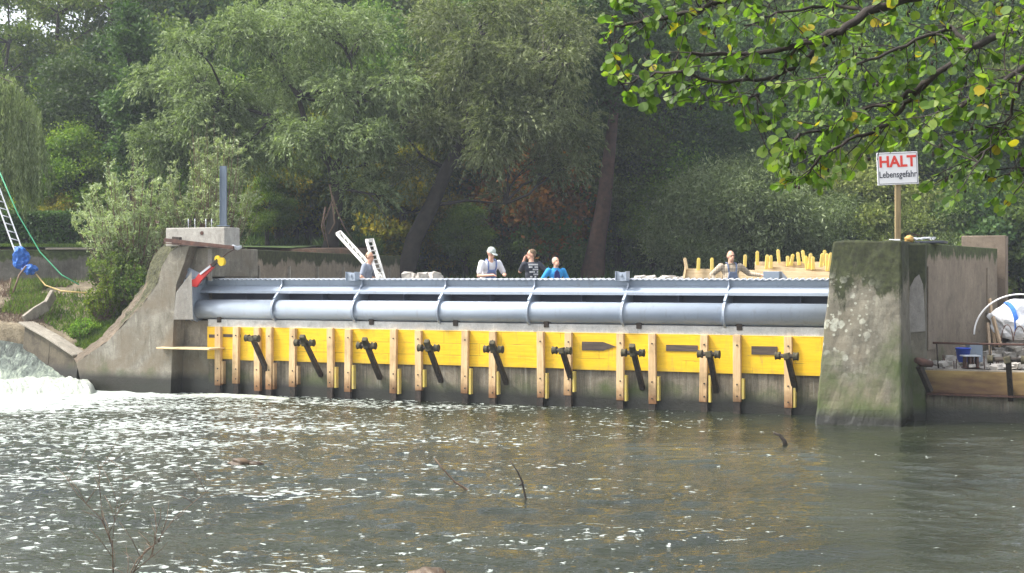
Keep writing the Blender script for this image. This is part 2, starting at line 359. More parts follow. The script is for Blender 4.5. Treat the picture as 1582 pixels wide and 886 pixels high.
# ---------------------------------------------------------------- mesh helpers
class MB:
    def __init__(s): s.v = []; s.f = []; s.sm = []
    def add(s, vs, fs, smooth=False):
        o = len(s.v); s.v += [Vector(x) for x in vs]; s.f += [tuple(i+o for i in f) for f in fs]; s.sm += [smooth]*len(fs); return s
    def hexa(s, b4, t4): return s.add(list(b4)+list(t4), [(3, 2, 1, 0), (4, 5, 6, 7), (0, 1, 5, 4), (1, 2, 6, 5), (2, 3, 7, 6), (3, 0, 4, 7)])
    def lbox(s, u0, u1, v0, v1, z0, z1):       # box in the frame of the weir
        return s.hexa([L(u0, v0, z0), L(u1, v0, z0), L(u1, v1, z0), L(u0, v1, z0)], [L(u0, v0, z1), L(u1, v0, z1), L(u1, v1, z1), L(u0, v1, z1)])
    def box(s, c, size, rot=None):
        c = Vector(c); hx, hy, hz = [x/2 for x in size]; m = rot.to_matrix() if rot is not None else Matrix.Identity(3)
        q = [c+m@Vector((a*hx, b*hy, d*hz)) for d in (-1, 1) for a, b in ((-1, -1), (1, -1), (1, 1), (-1, 1))]
        return s.hexa(q[:4], q[4:])
    def bar(s, a, b, w, h, up=(0, 0, 1)):
        a, b = Vector(a), Vector(b); d = (b-a).normalized(); x = d.cross(Vector(up))
        if x.length < 1e-4: x = d.cross(Vector((1, 0, 0)))
        x.normalize(); y = x.cross(d)
        k = [(-1, -1), (1, -1), (1, 1), (-1, 1)]
        return s.hexa([a+x*(i*w/2)+y*(j*h/2) for i, j in k], [b+x*(i*w/2)+y*(j*h/2) for i, j in k])
    def tube(s, pts, r, n=8, cap=True):
        pts = [Vector(p) for p in pts]; rs = r if hasattr(r, '__len__') else [r]*len(pts)
        o = len(s.v); ref = None
        for i, p in enumerate(pts):
            d = (pts[min(i+1, len(pts)-1)]-pts[max(i-1, 0)])
            d = d.normalized() if d.length > 1e-9 else Vector((0, 0, 1))
            if ref is None: ref = d.orthogonal().normalized()
            x = (ref-d*ref.dot(d)); x = x.normalized() if x.length > 1e-5 else d.orthogonal().normalized(); ref = x
            y = d.cross(x)
            for k in range(n):
                a = 2*math.pi*k/n; s.v.append(p+(x*math.cos(a)+y*math.sin(a))*rs[i])
        for i in range(len(pts)-1):
            for k in range(n):
                s.f.append((o+i*n+k, o+i*n+(k+1) % n, o+(i+1)*n+(k+1) % n, o+(i+1)*n+k)); s.sm.append(True)
        if cap:
            s.f.append(tuple(o+k for k in range(n))[::-1]); s.sm.append(False)
            e = o+(len(pts)-1)*n; s.f.append(tuple(e+k for k in range(n))); s.sm.append(False)
        return s
    def prism(s, A, B, smooth=False):       # two matching outlines
        n = len(A); fs = [tuple(range(n))[::-1], tuple(range(n, 2*n))]+[(i, (i+1) % n, n+(i+1) % n, n+i) for i in range(n)]
        return s.add(list(A)+list(B), fs, smooth)
    def ball(s, c, r, rot=None, nu=12, nv=8):
        c = Vector(c); r = r if hasattr(r, '__len__') else (r, r, r); m = rot if rot is not None else Matrix.Identity(3)
        vs = [c+m@Vector((0, 0, -r[2]))]; fs = []
        for j in range(1, nv):
            t = -math.pi/2+math.pi*j/nv
            for i in range(nu):
                a = 2*math.pi*i/nu; vs.append(c+m@Vector((r[0]*math.cos(t)*math.cos(a), r[1]*math.cos(t)*math.sin(a), r[2]*math.sin(t))))
        vs.append(c+m@Vector((0, 0, r[2]))); e = len(vs)-1
        for i in range(nu):
            fs.append((0, 1+(i+1) % nu, 1+i)); fs.append((e, e-nu+i, e-nu+(i+1) % nu))
            for j in range(nv-2):
                a = 1+j*nu; fs.append((a+i, a+(i+1) % nu, a+nu+(i+1) % nu, a+nu+i))
        return s.add(vs, fs, True)
    def build(s, name, mat, parent=None, label=None, bevel=0, remesh=0, origin=None):
        me = bpy.data.meshes.new(name)
        if parent is not None: org = wloc(parent)
        elif origin is not None: org = Vector(origin)
        else:
            a = np.array([tuple(v) for v in s.v]); org = Vector(((a[:, 0].min()+a[:, 0].max())/2, (a[:, 1].min()+a[:, 1].max())/2, a[:, 2].min()))
        me.from_pydata([tuple(v-org) for v in s.v], [], s.f); me.validate()
        if len(me.polygons) == len(s.sm): me.polygons.foreach_set('use_smooth', s.sm)
        bm = bmesh.new(); bm.from_mesh(me); bmesh.ops.recalc_face_normals(bm, faces=bm.faces); bm.to_mesh(me); bm.free()
        me.materials.append(M[mat]); o = bpy.data.objects.new(name, me); COL.objects.link(o)
        if parent is not None: o.parent = parent
        else: o.location = org
        if label: o['label'] = label
        if bevel:
            b = o.modifiers.new('bevel', 'BEVEL'); b.width = bevel; b.segments = 2; b.limit_method = 'ANGLE'; b.angle_limit = R(40)
        if remesh:
            r_ = o.modifiers.new('remesh', 'REMESH'); r_.mode = 'VOXEL'; r_.voxel_size = remesh; r_.use_smooth_shade = True
            k = o.modifiers.new('smooth', 'SMOOTH'); k.iterations = 3; k.factor = .5
        return o
def wloc(o):
    v = Vector(o.location)
    while o.parent: o = o.parent; v = v+Vector(o.location)
    return v
def tag(o, label, cat, group=None):
    o['label'] = label; o['category'] = cat
    if group: o['group'] = group
    return o
def struct(o, kind='structure'): o['kind'] = kind; return o
def thing(name, loc, label, cat, group=None):
    o = bpy.data.objects.new(name, None); COL.objects.link(o); o.location = loc; o.empty_display_size = .3
    return tag(o, label, cat, group)
def dup(root, loc, label, group=None, rotz=None, scale=None):
    def rec(o, par):
        c = o.copy(); COL.objects.link(c); c.parent = par
        for ch in o.children: rec(ch, c)
        return c
    r = rec(root, None); r.location = loc; r['label'] = label
    if group: r['group'] = group
    if rotz is not None: r.rotation_euler[2] = rotz
    if scale is not None: r.scale = scale
    return r
ORD = ['first', 'second', 'third', 'fourth', 'fifth', 'sixth', 'seventh', 'eighth', 'ninth', 'tenth', 'eleventh', 'twelfth', 'thirteenth', 'fourteenth',
       'fifteenth', 'sixteenth', 'seventeenth', 'eighteenth', 'nineteenth', 'twentieth', 'twenty-first', 'twenty-second', 'twenty-third', 'twenty-fourth', 'twenty-fifth', 'twenty-sixth', 'twenty-seventh', 'twenty-eighth']
def vnoise(x, y, seed=0):
    r_ = np.random.default_rng(seed); z = 0
    for k in range(7):
        a = r_.uniform(0, 2*math.pi); f = .35*1.55**k; z = z+np.sin(x*f*math.cos(a)+y*f*math.sin(a)+r_.uniform(0, 6.28)+1.3*np.sin(x*f*.6*math.sin(a)-y*f*.5))/1.45**k
    return z/3
def fast_mesh(name, V, Fq, mat, parent=None, smooth=False, origin=None):
    """V (n,3) array, Fq (m,k) array of equal-sized faces."""
    me = bpy.data.meshes.new(name); org = wloc(parent) if parent is not None else Vector(origin or (0, 0, 0))
    V = V-np.array(tuple(org)); m, k = Fq.shape
    me.vertices.add(len(V)); me.vertices.foreach_set('co', V.astype(np.float32).ravel())
    me.loops.add(m*k); me.loops.foreach_set('vertex_index', Fq.astype(np.int32).ravel())
    me.polygons.add(m); me.polygons.foreach_set('loop_start', np.arange(0, m*k, k, dtype=np.int32))
    me.polygons.foreach_set('use_smooth', np.full(m, smooth)); me.update(calc_edges=True)
    me.materials.append(M[mat]); o = bpy.data.objects.new(name, me); COL.objects.link(o)
    if parent is not None: o.parent = parent
    else: o.location = org
    return o
def grid_mesh(name, X, Y, Z, mat, smooth=True, parent=None):
    h, w_ = X.shape; V = np.stack([X, Y, Z], -1).reshape(-1, 3); i = np.arange(h*w_).reshape(h, w_)
    Fq = np.stack([i[:-1, :-1], i[:-1, 1:], i[1:, 1:], i[1:, :-1]], -1).reshape(-1, 4)
    return fast_mesh(name, V, Fq, mat, parent, smooth)

# ================================================================= THE SETTING
def sstep(x, a, b):
    t = np.clip((x-a)/(b-a), 0, 1); return t*t*(3-2*t)
def terrain(x, y):
    u, v = uv_of(x, y)
    z = np.full_like(x, -1.3)
    hill = 2.3+.55*sstep(y, 53, 57)+np.maximum(y-57, 0)*.10+.28*np.maximum(y-72, 0)+.3*vnoise(x, y, 3)*sstep(y, 56, 64)
    hill = np.minimum(hill, 44)
    hill = 4.3+(hill-4.3)*(.06+.94*sstep(x/np.maximum(y, 1), -.30, -.19))*(hill > 4.3)+np.minimum(hill-4.3, 0)
    z = np.where(y > 53, np.maximum(z, -1.3+(hill+1.3)*sstep(y, 52.4, 54.5)), z)
    left = 3.75+.03*(y-43)
    m = sstep(-u, .9, 1.6)*sstep(y, 43.3, 43.5)*(1-sstep(y, 55, 62))*sstep(-(x+.087*y), 0, .6); z = z*(1-m)+left*m
    right = 2.2+.35*vnoise(x, y, 5)
    m = sstep(u, 19.6, 20.6)*sstep(v, 5.2, 8)*(1-sstep(y, 53, 60)); z = z*(1-m)+right*m
    near = 1.2+.1*vnoise(x*2, y*2, 6)
    m = 1-sstep(y, 4.5, 7.5); z = z*(1-m)+near*m
    return z
xs = np.concatenate([np.linspace(-700, -62, 14), np.arange(-60, 60.1, .8), np.linspace(62, 700, 14)])
ys = np.concatenate([np.linspace(-300, -22, 8), np.arange(-20, 110, .7), np.linspace(112, 900, 20)])
X, Y = np.meshgrid(xs, ys)
g = grid_mesh('ground', X, Y, terrain(X, Y), 'forest'); struct(g)
# river
def waves(X, Y, seed, n, l0, l1, spread=1.1, main=1.57):
    """sum of n short-crested travelling waves with wavelengths l0..l1, slope-balanced"""
    r_ = np.random.default_rng(seed); z = 0
    wx = X+.35*np.sin(Y*.9+X*.4)+.2*np.sin(X*1.7-Y*.6); wy = Y+.3*np.sin(X*1.1)+.22*np.sin(Y*1.3+X*.7)
    for k in range(n):
        l = l0*(l1/l0)**r_.random(); a = main+r_.normal()*spread; f = 2*math.pi/l
        z = z+l*np.sin((wx*math.cos(a)+wy*math.sin(a))*f+r_.uniform(0, 6.28))*(.6+.4*np.sin(wx*r_.uniform(.2, .8)+wy*r_.uniform(.2, .8)+r_.uniform(0, 6)))
    return z/math.sqrt(n)/6
ys = [6.]
while ys[-1] < 44: ys.append(ys[-1]+max(.05, .0024*ys[-1]))
ys = np.array(ys); tx_ = np.linspace(-.47, .45, 760)
XT, Y = np.meshgrid(tx_, ys); X = XT*(Y+6)
left = np.clip(.55-(X/Y)*1.3, .17, 1.0); dist = np.hypot(X+14.5, Y-35.6); churn = np.clip(1-dist/14, 0, 1)
Z = .17*left*waves(X, Y, 11, 26, .25, 1.6)+.10*churn*waves(X, Y, 12, 14, .3, 1.4, 3)+.02*np.sin(X*.5+Y*.8)+.05*waves(X, Y, 13, 12, .7, 2.2, .5)*np.clip((32-Y)/14, 0, 1)+.17*waves(X, Y, 14, 22, .28, 1.0, .38)*np.clip((34-Y)/12, .3, 1)
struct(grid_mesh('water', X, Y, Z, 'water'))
u0, v0 = np.meshgrid(np.linspace(.4, 40, 40), np.linspace(5.0, 22, 20))
Xu = O0[0]+DX*u0+NX*v0; Yu = O0[1]+DY*u0+NY*v0
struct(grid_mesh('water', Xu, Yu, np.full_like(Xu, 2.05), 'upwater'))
# cascade that comes in from the side channel
px = np.linspace(-160, 172, 300); s_ = np.linspace(0, 1, 170)
PX, SS = np.meshgrid(px, s_)
Yb = 41.5-7.2*SS                                     # from the channel towards the pool
lipz = 1.22-.0018*np.clip(PX, -160, 170)-.25*sstep(PX, 60, 170)
Zb = lipz*(1-sstep(SS, .42, .66))+.36*np.exp(-((SS-.78)/.11)**2)*(1-.5*sstep(PX, 100, 172))-.06*sstep(SS, .86, 1)
Zb = Zb+(.03+.11*sstep(SS, .45, .7)*(1-sstep(SS, .85, 1)))*vnoise(PX*.12, Yb*4, 21)+.05*vnoise(PX*.35, Yb*9, 22)*sstep(SS, .3, .6)+.035*np.abs(vnoise(PX*.9, Yb*16, 23))*sstep(SS, .4, .6)*(1-sstep(PX, 140, 170))
Zb = Zb-.9*sstep(PX, 135, 172)*sstep(SS, .55, .75)
Zb = np.where(SS > .985, -.15, Zb)
struct(grid_mesh('waterfall', (PX-CX)/F*Yb, Yb, Zb, 'fall'))
# small side jet of foam beside the pier foot
xs = np.linspace(0, 1, 60); ys = np.linspace(0, 1, 20); A, B = np.meshgrid(xs, ys)
uu = .2+3.0*A; vv = -.85+.5*B
Zf = .07*np.sin(A*math.pi)**.5*np.sin(B*math.pi)+.02*vnoise(A*40, B*12, 31)*np.sin(A*math.pi)*np.sin(B*math.pi)-.02
o = grid_mesh('water_foam', O0[0]+DX*uu+NX*vv, O0[1]+DY*uu+NY*vv, Zf, 'fall'); struct(o)

# left bank, a folded strip of earth between garden wall, kerb and pier
rows = [
 [(-260, 0, 38.0), (-20, 0, 38.0), (45, 0, 37.9), (118, 0, 37.15), (180, 0, 36.9)],
 [(-260, 497, 38.5), (-20, 497, 38.5), (44, 503, 38.2), (119, 553, 37.3), (180, 545, 37.4)],
 [(-260, 462, 40.0), (0, 462, 40.0), (64, 468, 39.9), (140, 508, 38.6), (205, 500, 38.6)],
 [(-260, 446, 41.6), (0, 446, 41.6), (85, 446, 41.4), (160, 452, 41.0), (240, 450, 40.5)],
 [(-260, 434, 43.3), (0, 434, 43.3), (85, 434, 43.3), (170, 434, 43.3), (300, 434, 43.3)]]
C = np.array([[tuple(P(a, b, c)) if b else ((a-CX)/F*c, c, -.4) for a, b, c in r_] for r_ in rows])
nr, nc = 70, 110
ri = np.linspace(0, 4, nr); ci = np.linspace(0, 4, nc)
def lerp(C, a, b):
    i = np.minimum(a.astype(int), 3); j = np.minimum(b.astype(int), 3); fa = (a-i)[..., None]; fb = (b-j)[..., None]
    return C[i, j]*(1-fa)*(1-fb)+C[i+1, j]*fa*(1-fb)+C[i, j+1]*(1-fa)*fb+C[i+1, j+1]*fa*fb
Bq, Aq = np.meshgrid(ci, ri)
G = lerp(C, Aq, Bq)
G[..., 2] += .07*vnoise(G[..., 0]*3, G[..., 1]*3, 41)*sstep(Aq, 1, 1.5)
bank_o = grid_mesh('river_bank', G[..., 0], G[..., 1], G[..., 2], 'bank'); struct(bank_o)
xs, ys = np.meshgrid(np.linspace(-40, -6.9, 60), np.linspace(43.6, 56, 30))
xs = np.minimum(xs, -.092*ys-.2)
uu_, _ = uv_of(xs, ys)
struct(grid_mesh('lawn', np.where(uu_ > -.6, xs-(uu_+.6), xs), ys, 3.81+.03*(ys-43)+.03*vnoise(xs*3, ys*3, 4), 'grass'))
# platform the crew stands on
b = MB(); b.lbox(.45, 17.6, .75, 5.0, -1.2, 1.72); struct(b.build('platform', 'platform'))

# ---------------------------------------------------------------- weir wall
UL, UR = U(322), 17.0
b = MB(); b.lbox(UL, UR, .0, .7, -1.2, 1.56); lw = b.build('weir_wall', 'lowwall', bevel=.01)
tag(lw, 'stained grey concrete weir wall under the steel gate, rising out of the river', 'wall')
b = MB(); b.lbox(UL, UR, -.03, .62, 1.563, 1.84); b.build('sill', 'sill', lw, 'pale dusty concrete sill along the top of the wall', bevel=.015)
b = MB(); b.lbox(UL, UR, -.018, -.003, 1.47, 1.56); b.build('drip_edge', 'lowwall', lw)
posts_px = [338, 366, 398, 417, 453.5, 511, 539, 609, 647, 719.5, 762, 835.5, 879, 959, 1008, 1088.5, 1139, 1218]
us = [U(p, -.1) for p in posts_px]
fw = thing('yellow_shuttering', L(8, -.04, .84), 'long row of bright yellow boards fixed along the weir wall below the gate', 'shuttering')
edges = [UL]+us+[16.6]
for i in range(len(edges)-1):
    a, c = edges[i], edges[i+1]
    if c-a < .05: continue
    b = MB(); b.lbox(a+.002, c-.002, -.052, -.02, .845+.01*math.sin(i*2.3), 1.655); b.build('panel', 'yellow', fw, bevel=.003)
def pboard(px0, px1, py0, py1, arrow=False):
    u0, u1 = U(px0, -.06), U(px1, -.06); z1 = Zp(px0, py0, -.06); z0 = Zp(px0, py1, -.06); zm = (z0+z1)/2
    if arrow: o = [(u0, z0), (u1-.32, z0), (u1-.02, zm), (u1-.32, z1), (u0, z1)]
    else: o = [(u0, z0), (u1, z0), (u1, z1), (u0, z1)]
    b = MB(); b.prism([L(u, -.068, z) for u, z in o], [L(u, -.053, z) for u, z in o]); return b.build('patch_board', 'greywood', fw)
pboard(899, 953, 528, 541.5, True)['label'] = 'dark weathered patch board with a pointed right end'
pboard(1029, 1078, 533, 542.5)['label'] = 'narrow dark weathered patch board'
pboard(1161, 1201, 535, 548)['label'] = 'short dark weathered patch board'
pboard(345, 372, 516.5, 521)['label'] = 'thin dark board at the far left'
pboard(323, 336, 517, 522)
# posts
for i, u in enumerate(us):
    lab = '%s pale timber post from the left along the yellow boards of the weir' % ORD[i]
    t = thing('timber_post', L(u, -.1, .2), lab, 'post', 'timber posts holding the yellow boards')
    z0 = .20+.06*math.sin(i*1.7); z1 = 1.66+.012*math.sin(i*2.9); tl = .022*math.sin(i*4.1)
    if i == 2: z0 = .1
    b = MB(); b.hexa([L(u-.087+tl, -.16, z0), L(u+.083+tl, -.16, z0), L(u+.083+tl, -.055, z0), L(u-.087+tl, -.055, z0)],
                     [L(u-.082, -.16, z1), L(u+.080, -.16, z1), L(u+.080, -.055, z1), L(u-.082, -.055, z1)])
    b.build('upright', 'timber', t, bevel=.008)
    if i not in (1, 2):
        b = MB(); b.lbox(u+.088+max(tl, 0), u+.140+max(tl, 0), -.13, -.003, z0+.03+.05*math.sin(i*3.3), .80-.07*abs(math.sin(i*2.1))); b.build('cleat', 'yellowwood' if i > 4 else 'timber', t, bevel=.006)
    b = MB(); b.lbox(u-.075, u+.07, -.15, -.055, -.5, z0-.002); b.build('dark_foot', 'ironold', t)
    for z in (z0+.12, .62, 1.45):
        b = MB(); b.tube([L(u+.01, -.175, z), L(u+.01, -.158, z)], .018, 8); b.build('bolt', 'ironold', t)
# arms with two rollers
arms = [(378, 401, 523, False), (459, 482, 530, True), (553.6, 579, 534.5, True), (650, 674, 538, True), (749.5, 775.5, 540, True),
        (854.5, 881, 542, False), (964, 992, 545.5, True), (1080, 1110, 547.5, False), (1199, 1232, 550.5, False)]
def arm(u, zc, hl, stub, label, group, va=-.7, yaw=0):
    t = thing('roller_arm', L(u, 0, .55), label, 'roller arm', group)
    b = MB(); r7 = random.Random(int(u*100)); b.bar(L(u+.02, va-.03, zc+.03), L(u+r7.uniform(-.04, .04), -.0, .50+r7.uniform(-.06, .06)), r7.uniform(.10, .125), .11); 
    b.build('arm', 'ironold', t, bevel=.012)
    b = MB(); b.tube([L(u-hl, va+yaw, zc), L(u+hl, va-yaw, zc)], .045, 10); b.build('axle', 'ironold', t)
    for s in (-1, 1):
        b = MB(); uu = u+s*hl*.92; vv = va-s*yaw
        b.tube([L(uu-.055, vv, zc), L(uu-.05, vv, zc), L(uu-.02, vv, zc), L(uu+.02, vv, zc), L(uu+.05, vv, zc), L(uu+.055, vv, zc)], [.05, .09, .075, .075, .09, .05], 14)
        b.build('roller', 'mossyiron', t)
    b = MB()
    if stub: b.bar(L(u, va, zc), L(u+.03, va-.16, zc+.17), .13, .12)
    b.bar(L(u-.06, va, zc-.02), L(u+.07, va, zc+.01), .16, .14)
    b.build('bearing_block', 'mossyiron', t, bevel=.02)
for i, (xa, xb, y, stub) in enumerate(arms):
    va = -.7; ua, ub = U(xa, va), U(xb, va); zc = Zp((xa+xb)/2, y, va)
    arm((ua+ub)/2, zc, (ub-ua)/2, stub, '%s dark iron arm with two rollers from the left, sticking out of the yellow boards' % ORD[i],
        'iron roller arms below the gate', va, [.09, -.03, .02, -.05, .03, .05, -.04, .02, .08][i])

# ---------------------------------------------------------------- the gate
G0, G1 = .12, 16.9
gt = thing('flap_gate', L(8, .2, 1.8), 'long blue grey steel flap gate with a round tube lying across the weir', 'weir gate')
b = MB()
n = 28; A = [L(G0, .08+.24*math.cos(2*math.pi*k/n), 2.09+.24*math.sin(2*math.pi*k/n)) for k in range(n)]
B = [L(G1, .08+.24*math.cos(2*math.pi*k/n), 2.09+.24*math.sin(2*math.pi*k/n)) for k in range(n)]
b.prism(A, B, True); o = b.build('tube', 'gate', gt)
me = o.data
for p_ in me.polygons: p_.use_smooth = len(p_.vertices) == 4
def profile(name, pts, mat, th=.015, u0=G0, u1=G1):
    top = [(v, z) for v, z in pts]; bot = [(v+th, z) for v, z in reversed(pts)]
    o = top+bot; b = MB(); b.prism([L(u0, v, z) for v, z in o], [L(u1, v, z) for v, z in o]); return b.build(name, mat, gt)
profile('top_plate', [(.30, 2.835), (.36, 2.68)], 'gate')
b = MB(); b.prism([L(G0, v, z) for v, z in ((.352, 2.685), (.10, 2.55), (.10, 2.49), (.12, 2.49), (.12, 2.535), (.36, 2.665))],
                  [L(G1, v, z) for v, z in ((.352, 2.685), (.10, 2.55), (.10, 2.49), (.12, 2.49), (.12, 2.535), (.36, 2.665))]); b.build('upper_stiffener', 'gate', gt)
profile('back_plate', [(.52, 2.83), (.60, 2.5), (.60, 2.1), (.45, 1.86)], 'gate_shade', .02)
b = MB(); b.lbox(G0, G1, .32, .535, 2.80, 2.815); b.build('top_flange', 'gate', gt)
# corrugated edge strip
nu_ = int((G1-G0)/.0175); V = []; 
uu = np.linspace(G0, G1, nu_); wv = np.sin((uu-G0)/.14*2*math.pi)
Vg = np.zeros((4, nu_, 3))
for r_, (v, zb, k) in enumerate(((.22, 2.832, .010), (.34, 2.840, .016), (.50, 2.850, .018), (.54, 2.82, .0))):
    sh = uu-.9*(v-.22)
    wv = np.clip(np.sin((sh-G0)/.14*2*math.pi)*1.6, -1, 1)
    Vg[r_, :, 0] = O0[0]+DX*uu+NX*v; Vg[r_, :, 1] = O0[1]+DY*uu+NY*v; Vg[r_, :, 2] = zb+k*wv
o = grid_mesh('corrugated_strip', Vg[..., 0], Vg[..., 1], Vg[..., 2], 'galv', False, gt)
so_ = o.modifiers.new('solid', 'SOLIDIFY'); so_.thickness = .006
rib_px = [422.7, 546.8, 677.5, 816, 962, 1119]
def rib_outline(r0):
    o = [(.50, 2.83), (.26, 2.83), (.25, 2.70), (.10, 2.52), (-.08, 2.38)]
    for a in range(120, 286, 11): o.append((.08+r0*math.cos(R(a)), 2.09+r0*math.sin(R(a))))
    o += [(.35, 1.80), (.52, 1.92), (.58, 2.1), (.58, 2.5)]; return o
ribu = [U(p, -.1) for p in rib_px]
for u in ribu+[16.75]:
    o = rib_outline(.30); b = MB(); b.prism([L(u-.014, v, z) for v, z in o], [L(u+.014, v, z) for v, z in o]); rb = b.build('rib', 'gate', gt)
    fl = [L(u, v, z) for v, z in o[3:-4]]
    b = MB()
    for i in range(len(fl)-1):
        d = (fl[i+1]-fl[i]).normalized(); b.bar(fl[i]-d*.003, fl[i+1]+d*.003, .055, .012, (DX, DY, 0) if False else (NX*.01, NY*.01, 1) if False else (DY, -DX, 0))
    b.build('rib_flange', 'gate', rb)
allu = [G0+.15]+ribu+[16.75]
for i in range(len(allu)-1):
    u = (allu[i]+allu[i+1])/2
    b = MB(); b.lbox(u-.01, u+.01, .30, .58, 2.34, 2.66); b.build('inner_stiffener', 'gate_shade', gt)
# end plate with lug
o1 = [(.45, 2.83), (.20, 2.83), (.02, 2.72), (-.1, 2.6), (-.16, 2.4)]+[(.08+.32*math.cos(R(a)), 2.09+.32*math.sin(R(a))) for a in range(140, 290, 10)]+[(.45, 1.9), (.58, 2.2)]
for k, du in enumerate((-.06, .09)):
    b = MB(); b.prism([L(du-.012, v-.06*k, z) for v, z in o1], [L(du+.012, v-.06*k, z) for v, z in o1]); b.build('end_plate', 'gate', gt)
# lug: plate seen flat, rounded top left corner
def capsule(a, b_, r0, r1, n=10):
    a, b_ = Vector(a), Vector(b_); d = (b_-a).normalized(); th = math.atan2(d.y, d.x); o = []
    for k in range(n+1): t = th+math.pi/2+math.pi*k/n; o.append((a.x+r0*math.cos(t), a.y+r0*math.sin(t)))
    for k in range(n+1): t = th-math.pi/2+math.pi*k/n; o.append((b_.x+r1*math.cos(t), b_.y+r1*math.sin(t)))
    return o
lv = -.18
def uz(px, py, v=lv): return (U(px, v), Zp(px, py, v))
a, c = uz(284, 418), uz(303, 431)
for v in (lv, lv+.14):
    o = capsule(a, c, .12, .17); b = MB(); b.prism([L(u, v, z) for u, z in o], [L(u, v+.03, z) for u, z in o]); lg = b.build('lug_plate', 'gate', gt, bevel=.004)
b = MB()
for q in (uz(284, 418), uz(291, 417), uz(301, 430)): b.tube([L(q[0], lv-.03, q[1]), L(q[0], lv+.2, q[1])], .035, 12)
b.build('pin', 'galvpost', gt)
b = MB(); b.hexa([L(-.12, lv-.01, 2.3), L(.1, lv-.01, 2.3), L(.1, lv+.2, 2.3), L(-.12, lv+.2, 2.3)], [L(-.2, lv-.01, 2.85), L(.12, lv-.01, 2.8), L(.12, lv+.2, 2.8), L(-.2, lv+.2, 2.85)]); b.build('hinge_neck', 'gate', gt, bevel=.02)
for px in (545.5, 962):
    u = U(px, .2); h = .145
    b = MB(); b.lbox(u-.12, u+.12, .1, .13, 2.80, 2.85+h); b.lbox(u-.13, u-.112, .06, .3, 2.80, 2.87+h); b.lbox(u+.112, u+.13, .06, .3, 2.80, 2.87+h)
    b.tube([L(u, .07, 2.93), L(u, .099, 2.93)], .03, 10); b.build('top_bracket', 'gate', gt, bevel=.003)
for px in (340, 575, 705, 845, 988, 1143):
    u = U(px, 0); b = MB(); b.lbox(u-.1, u+.1, -.02, .25, 1.842, 1.93); b.lbox(u-.06, u+.06, -.06, .0, 1.76, 1.9); b.build('bearing', 'ironold', gt, bevel=.01)
# red bracket and yellow wheel at the left end
t = thing('red_pull_lever', P(300, 440, 34.9), 'red steel lever with a round yellow wheel pulling up the left end of the gate', 'lever')
v = -.34
q0, q1, q2, q3 = L(*uz(297, 438, v)[:1], v, uz(297, 438, v)[1]), L(uz(306, 432, v)[0], v, uz(306, 432, v)[1]), L(uz(328, 412, v)[0], v, uz(328, 412, v)[1]), L(uz(343, 404, v)[0], v, uz(343, 404, v)[1])
def Lp(px, py, v): u = U(px, v); return L(u, v, Zp(px, py, v))
b = MB(); o = [(291, 442), (291, 434), (301, 431), (306, 424), (326, 408), (330, 413), (311, 433), (303, 444)]
b.prism([Lp(x, y, v) for x, y in o], [Lp(x, y, v)+L(0, .06, 0)-L(0, 0, 0) for x, y in o]); b.build('lever_arm', 'red', t, bevel=.006)
b = MB(); b.bar(Lp(309, 424, v-.02), Lp(325, 411.5, v-.02), .02, .05); b.build('channel', 'galv', t)
b = MB(); b.bar(Lp(327, 411, v), Lp(337, 402, v), .06, .09); b.build('ratchet', 'ironold', t, bevel=.01)
b = MB(); b.tube([Lp(341, 405, v-.06), Lp(344.5, 404.5, v+.02)], .10, 18); b.build('wheel', 'yellowpaint', t)
b = MB(); b.tube([Lp(335, 401, v-.02), Lp(338, 400.5, v+.04)], .09, 16); b.build('drum', 'yellowpaint', t)
b = MB(); b.tube([Lp(341, 400, v), Lp(352, 391, v+.1), Lp(366, 384, v+.3)], .012, 6); b.build('wire', 'rust', t)

# ---------------------------------------------------------------- left pier
v = -.45
inner = [(276, 381), (262, 391), (250, 412), (244, 437), (219, 473), (200, 492), (166, 528), (118, 561)]
outer = [(254, 380), (238, 396), (229, 420), (224, 440), (202, 470), (186, 490), (158, 522), (114, 556)]
pf = inner+[(136, 640), (262, 640), (268, 500), (272, 440), (285, 405), (292, 381)]
lp = thing('left_pier', L(-1.5, 0, 0), 'big sloping concrete pier at the left end of the gate, stained brown', 'pier')
front = [Lp(x, y, v) for x, y in pf]
back = [Lp(x, y-2, v+.75) for x, y in outer]+[q+Vector((NX*2.2, NY*2.2, 0)) for q in front[8:]]
n = len(front)
b = MB(); b.add(front+back, [tuple(range(n))[::-1], tuple(range(n, 2*n))]+[(i, (i+1) % n, n+(i+1) % n, n+i) for i in range(7, n)]); b.build('body', 'pier_left', lp)
b = MB(); b.add(front[:8]+back[:8], [(i, i+1, 9+i, 8+i) for i in range(7)]); o = b.build('mossy_slope', 'slope_moss', lp)
sub = o.modifiers.new('sub', 'SUBSURF'); sub.subdivision_type = 'SIMPLE'; sub.levels = 4; sub.render_levels = 4
tx = bpy.data.textures.new('moss_clouds', 'CLOUDS'); tx.noise_scale = .2; tx.noise_depth = 4
dp = o.modifiers.new('rough', 'DISPLACE'); dp.texture = tx; dp.strength = .12; dp.mid_level = .45; dp.texture_coords = 'GLOBAL'
ztop = 3.62
b = MB(); b.lbox(U(290, -.1), .5, .60, 2.0, 1.8, ztop-.7); b.lbox(U(288, -.2), .56, -.12, 2.0, ztop-.72, ztop)
b.build('upper_wall', 'pier_left', lp, bevel=.02)
b = MB(); b.lbox(U(262, -.3), UL-.004, .02, 1.9, -1., 1.797); b.build('lower_niche', 'pier_left', lp, 'dark stained recess under the left end of the gate')
b = MB(); b.lbox(U(256, -.4), U(347, -.4), -.40, .25, 3.66, 4.12); b.build('top_block', 'block', lp, 'pale concrete block on top of the left pier', bevel=.02)
b = MB(); uu = U(312, -.4); b.tube([L(uu, -.41, 3.98), L(uu, -.398, 3.98)], .05, 10); b.build('rust_hole', 'rust', lp)
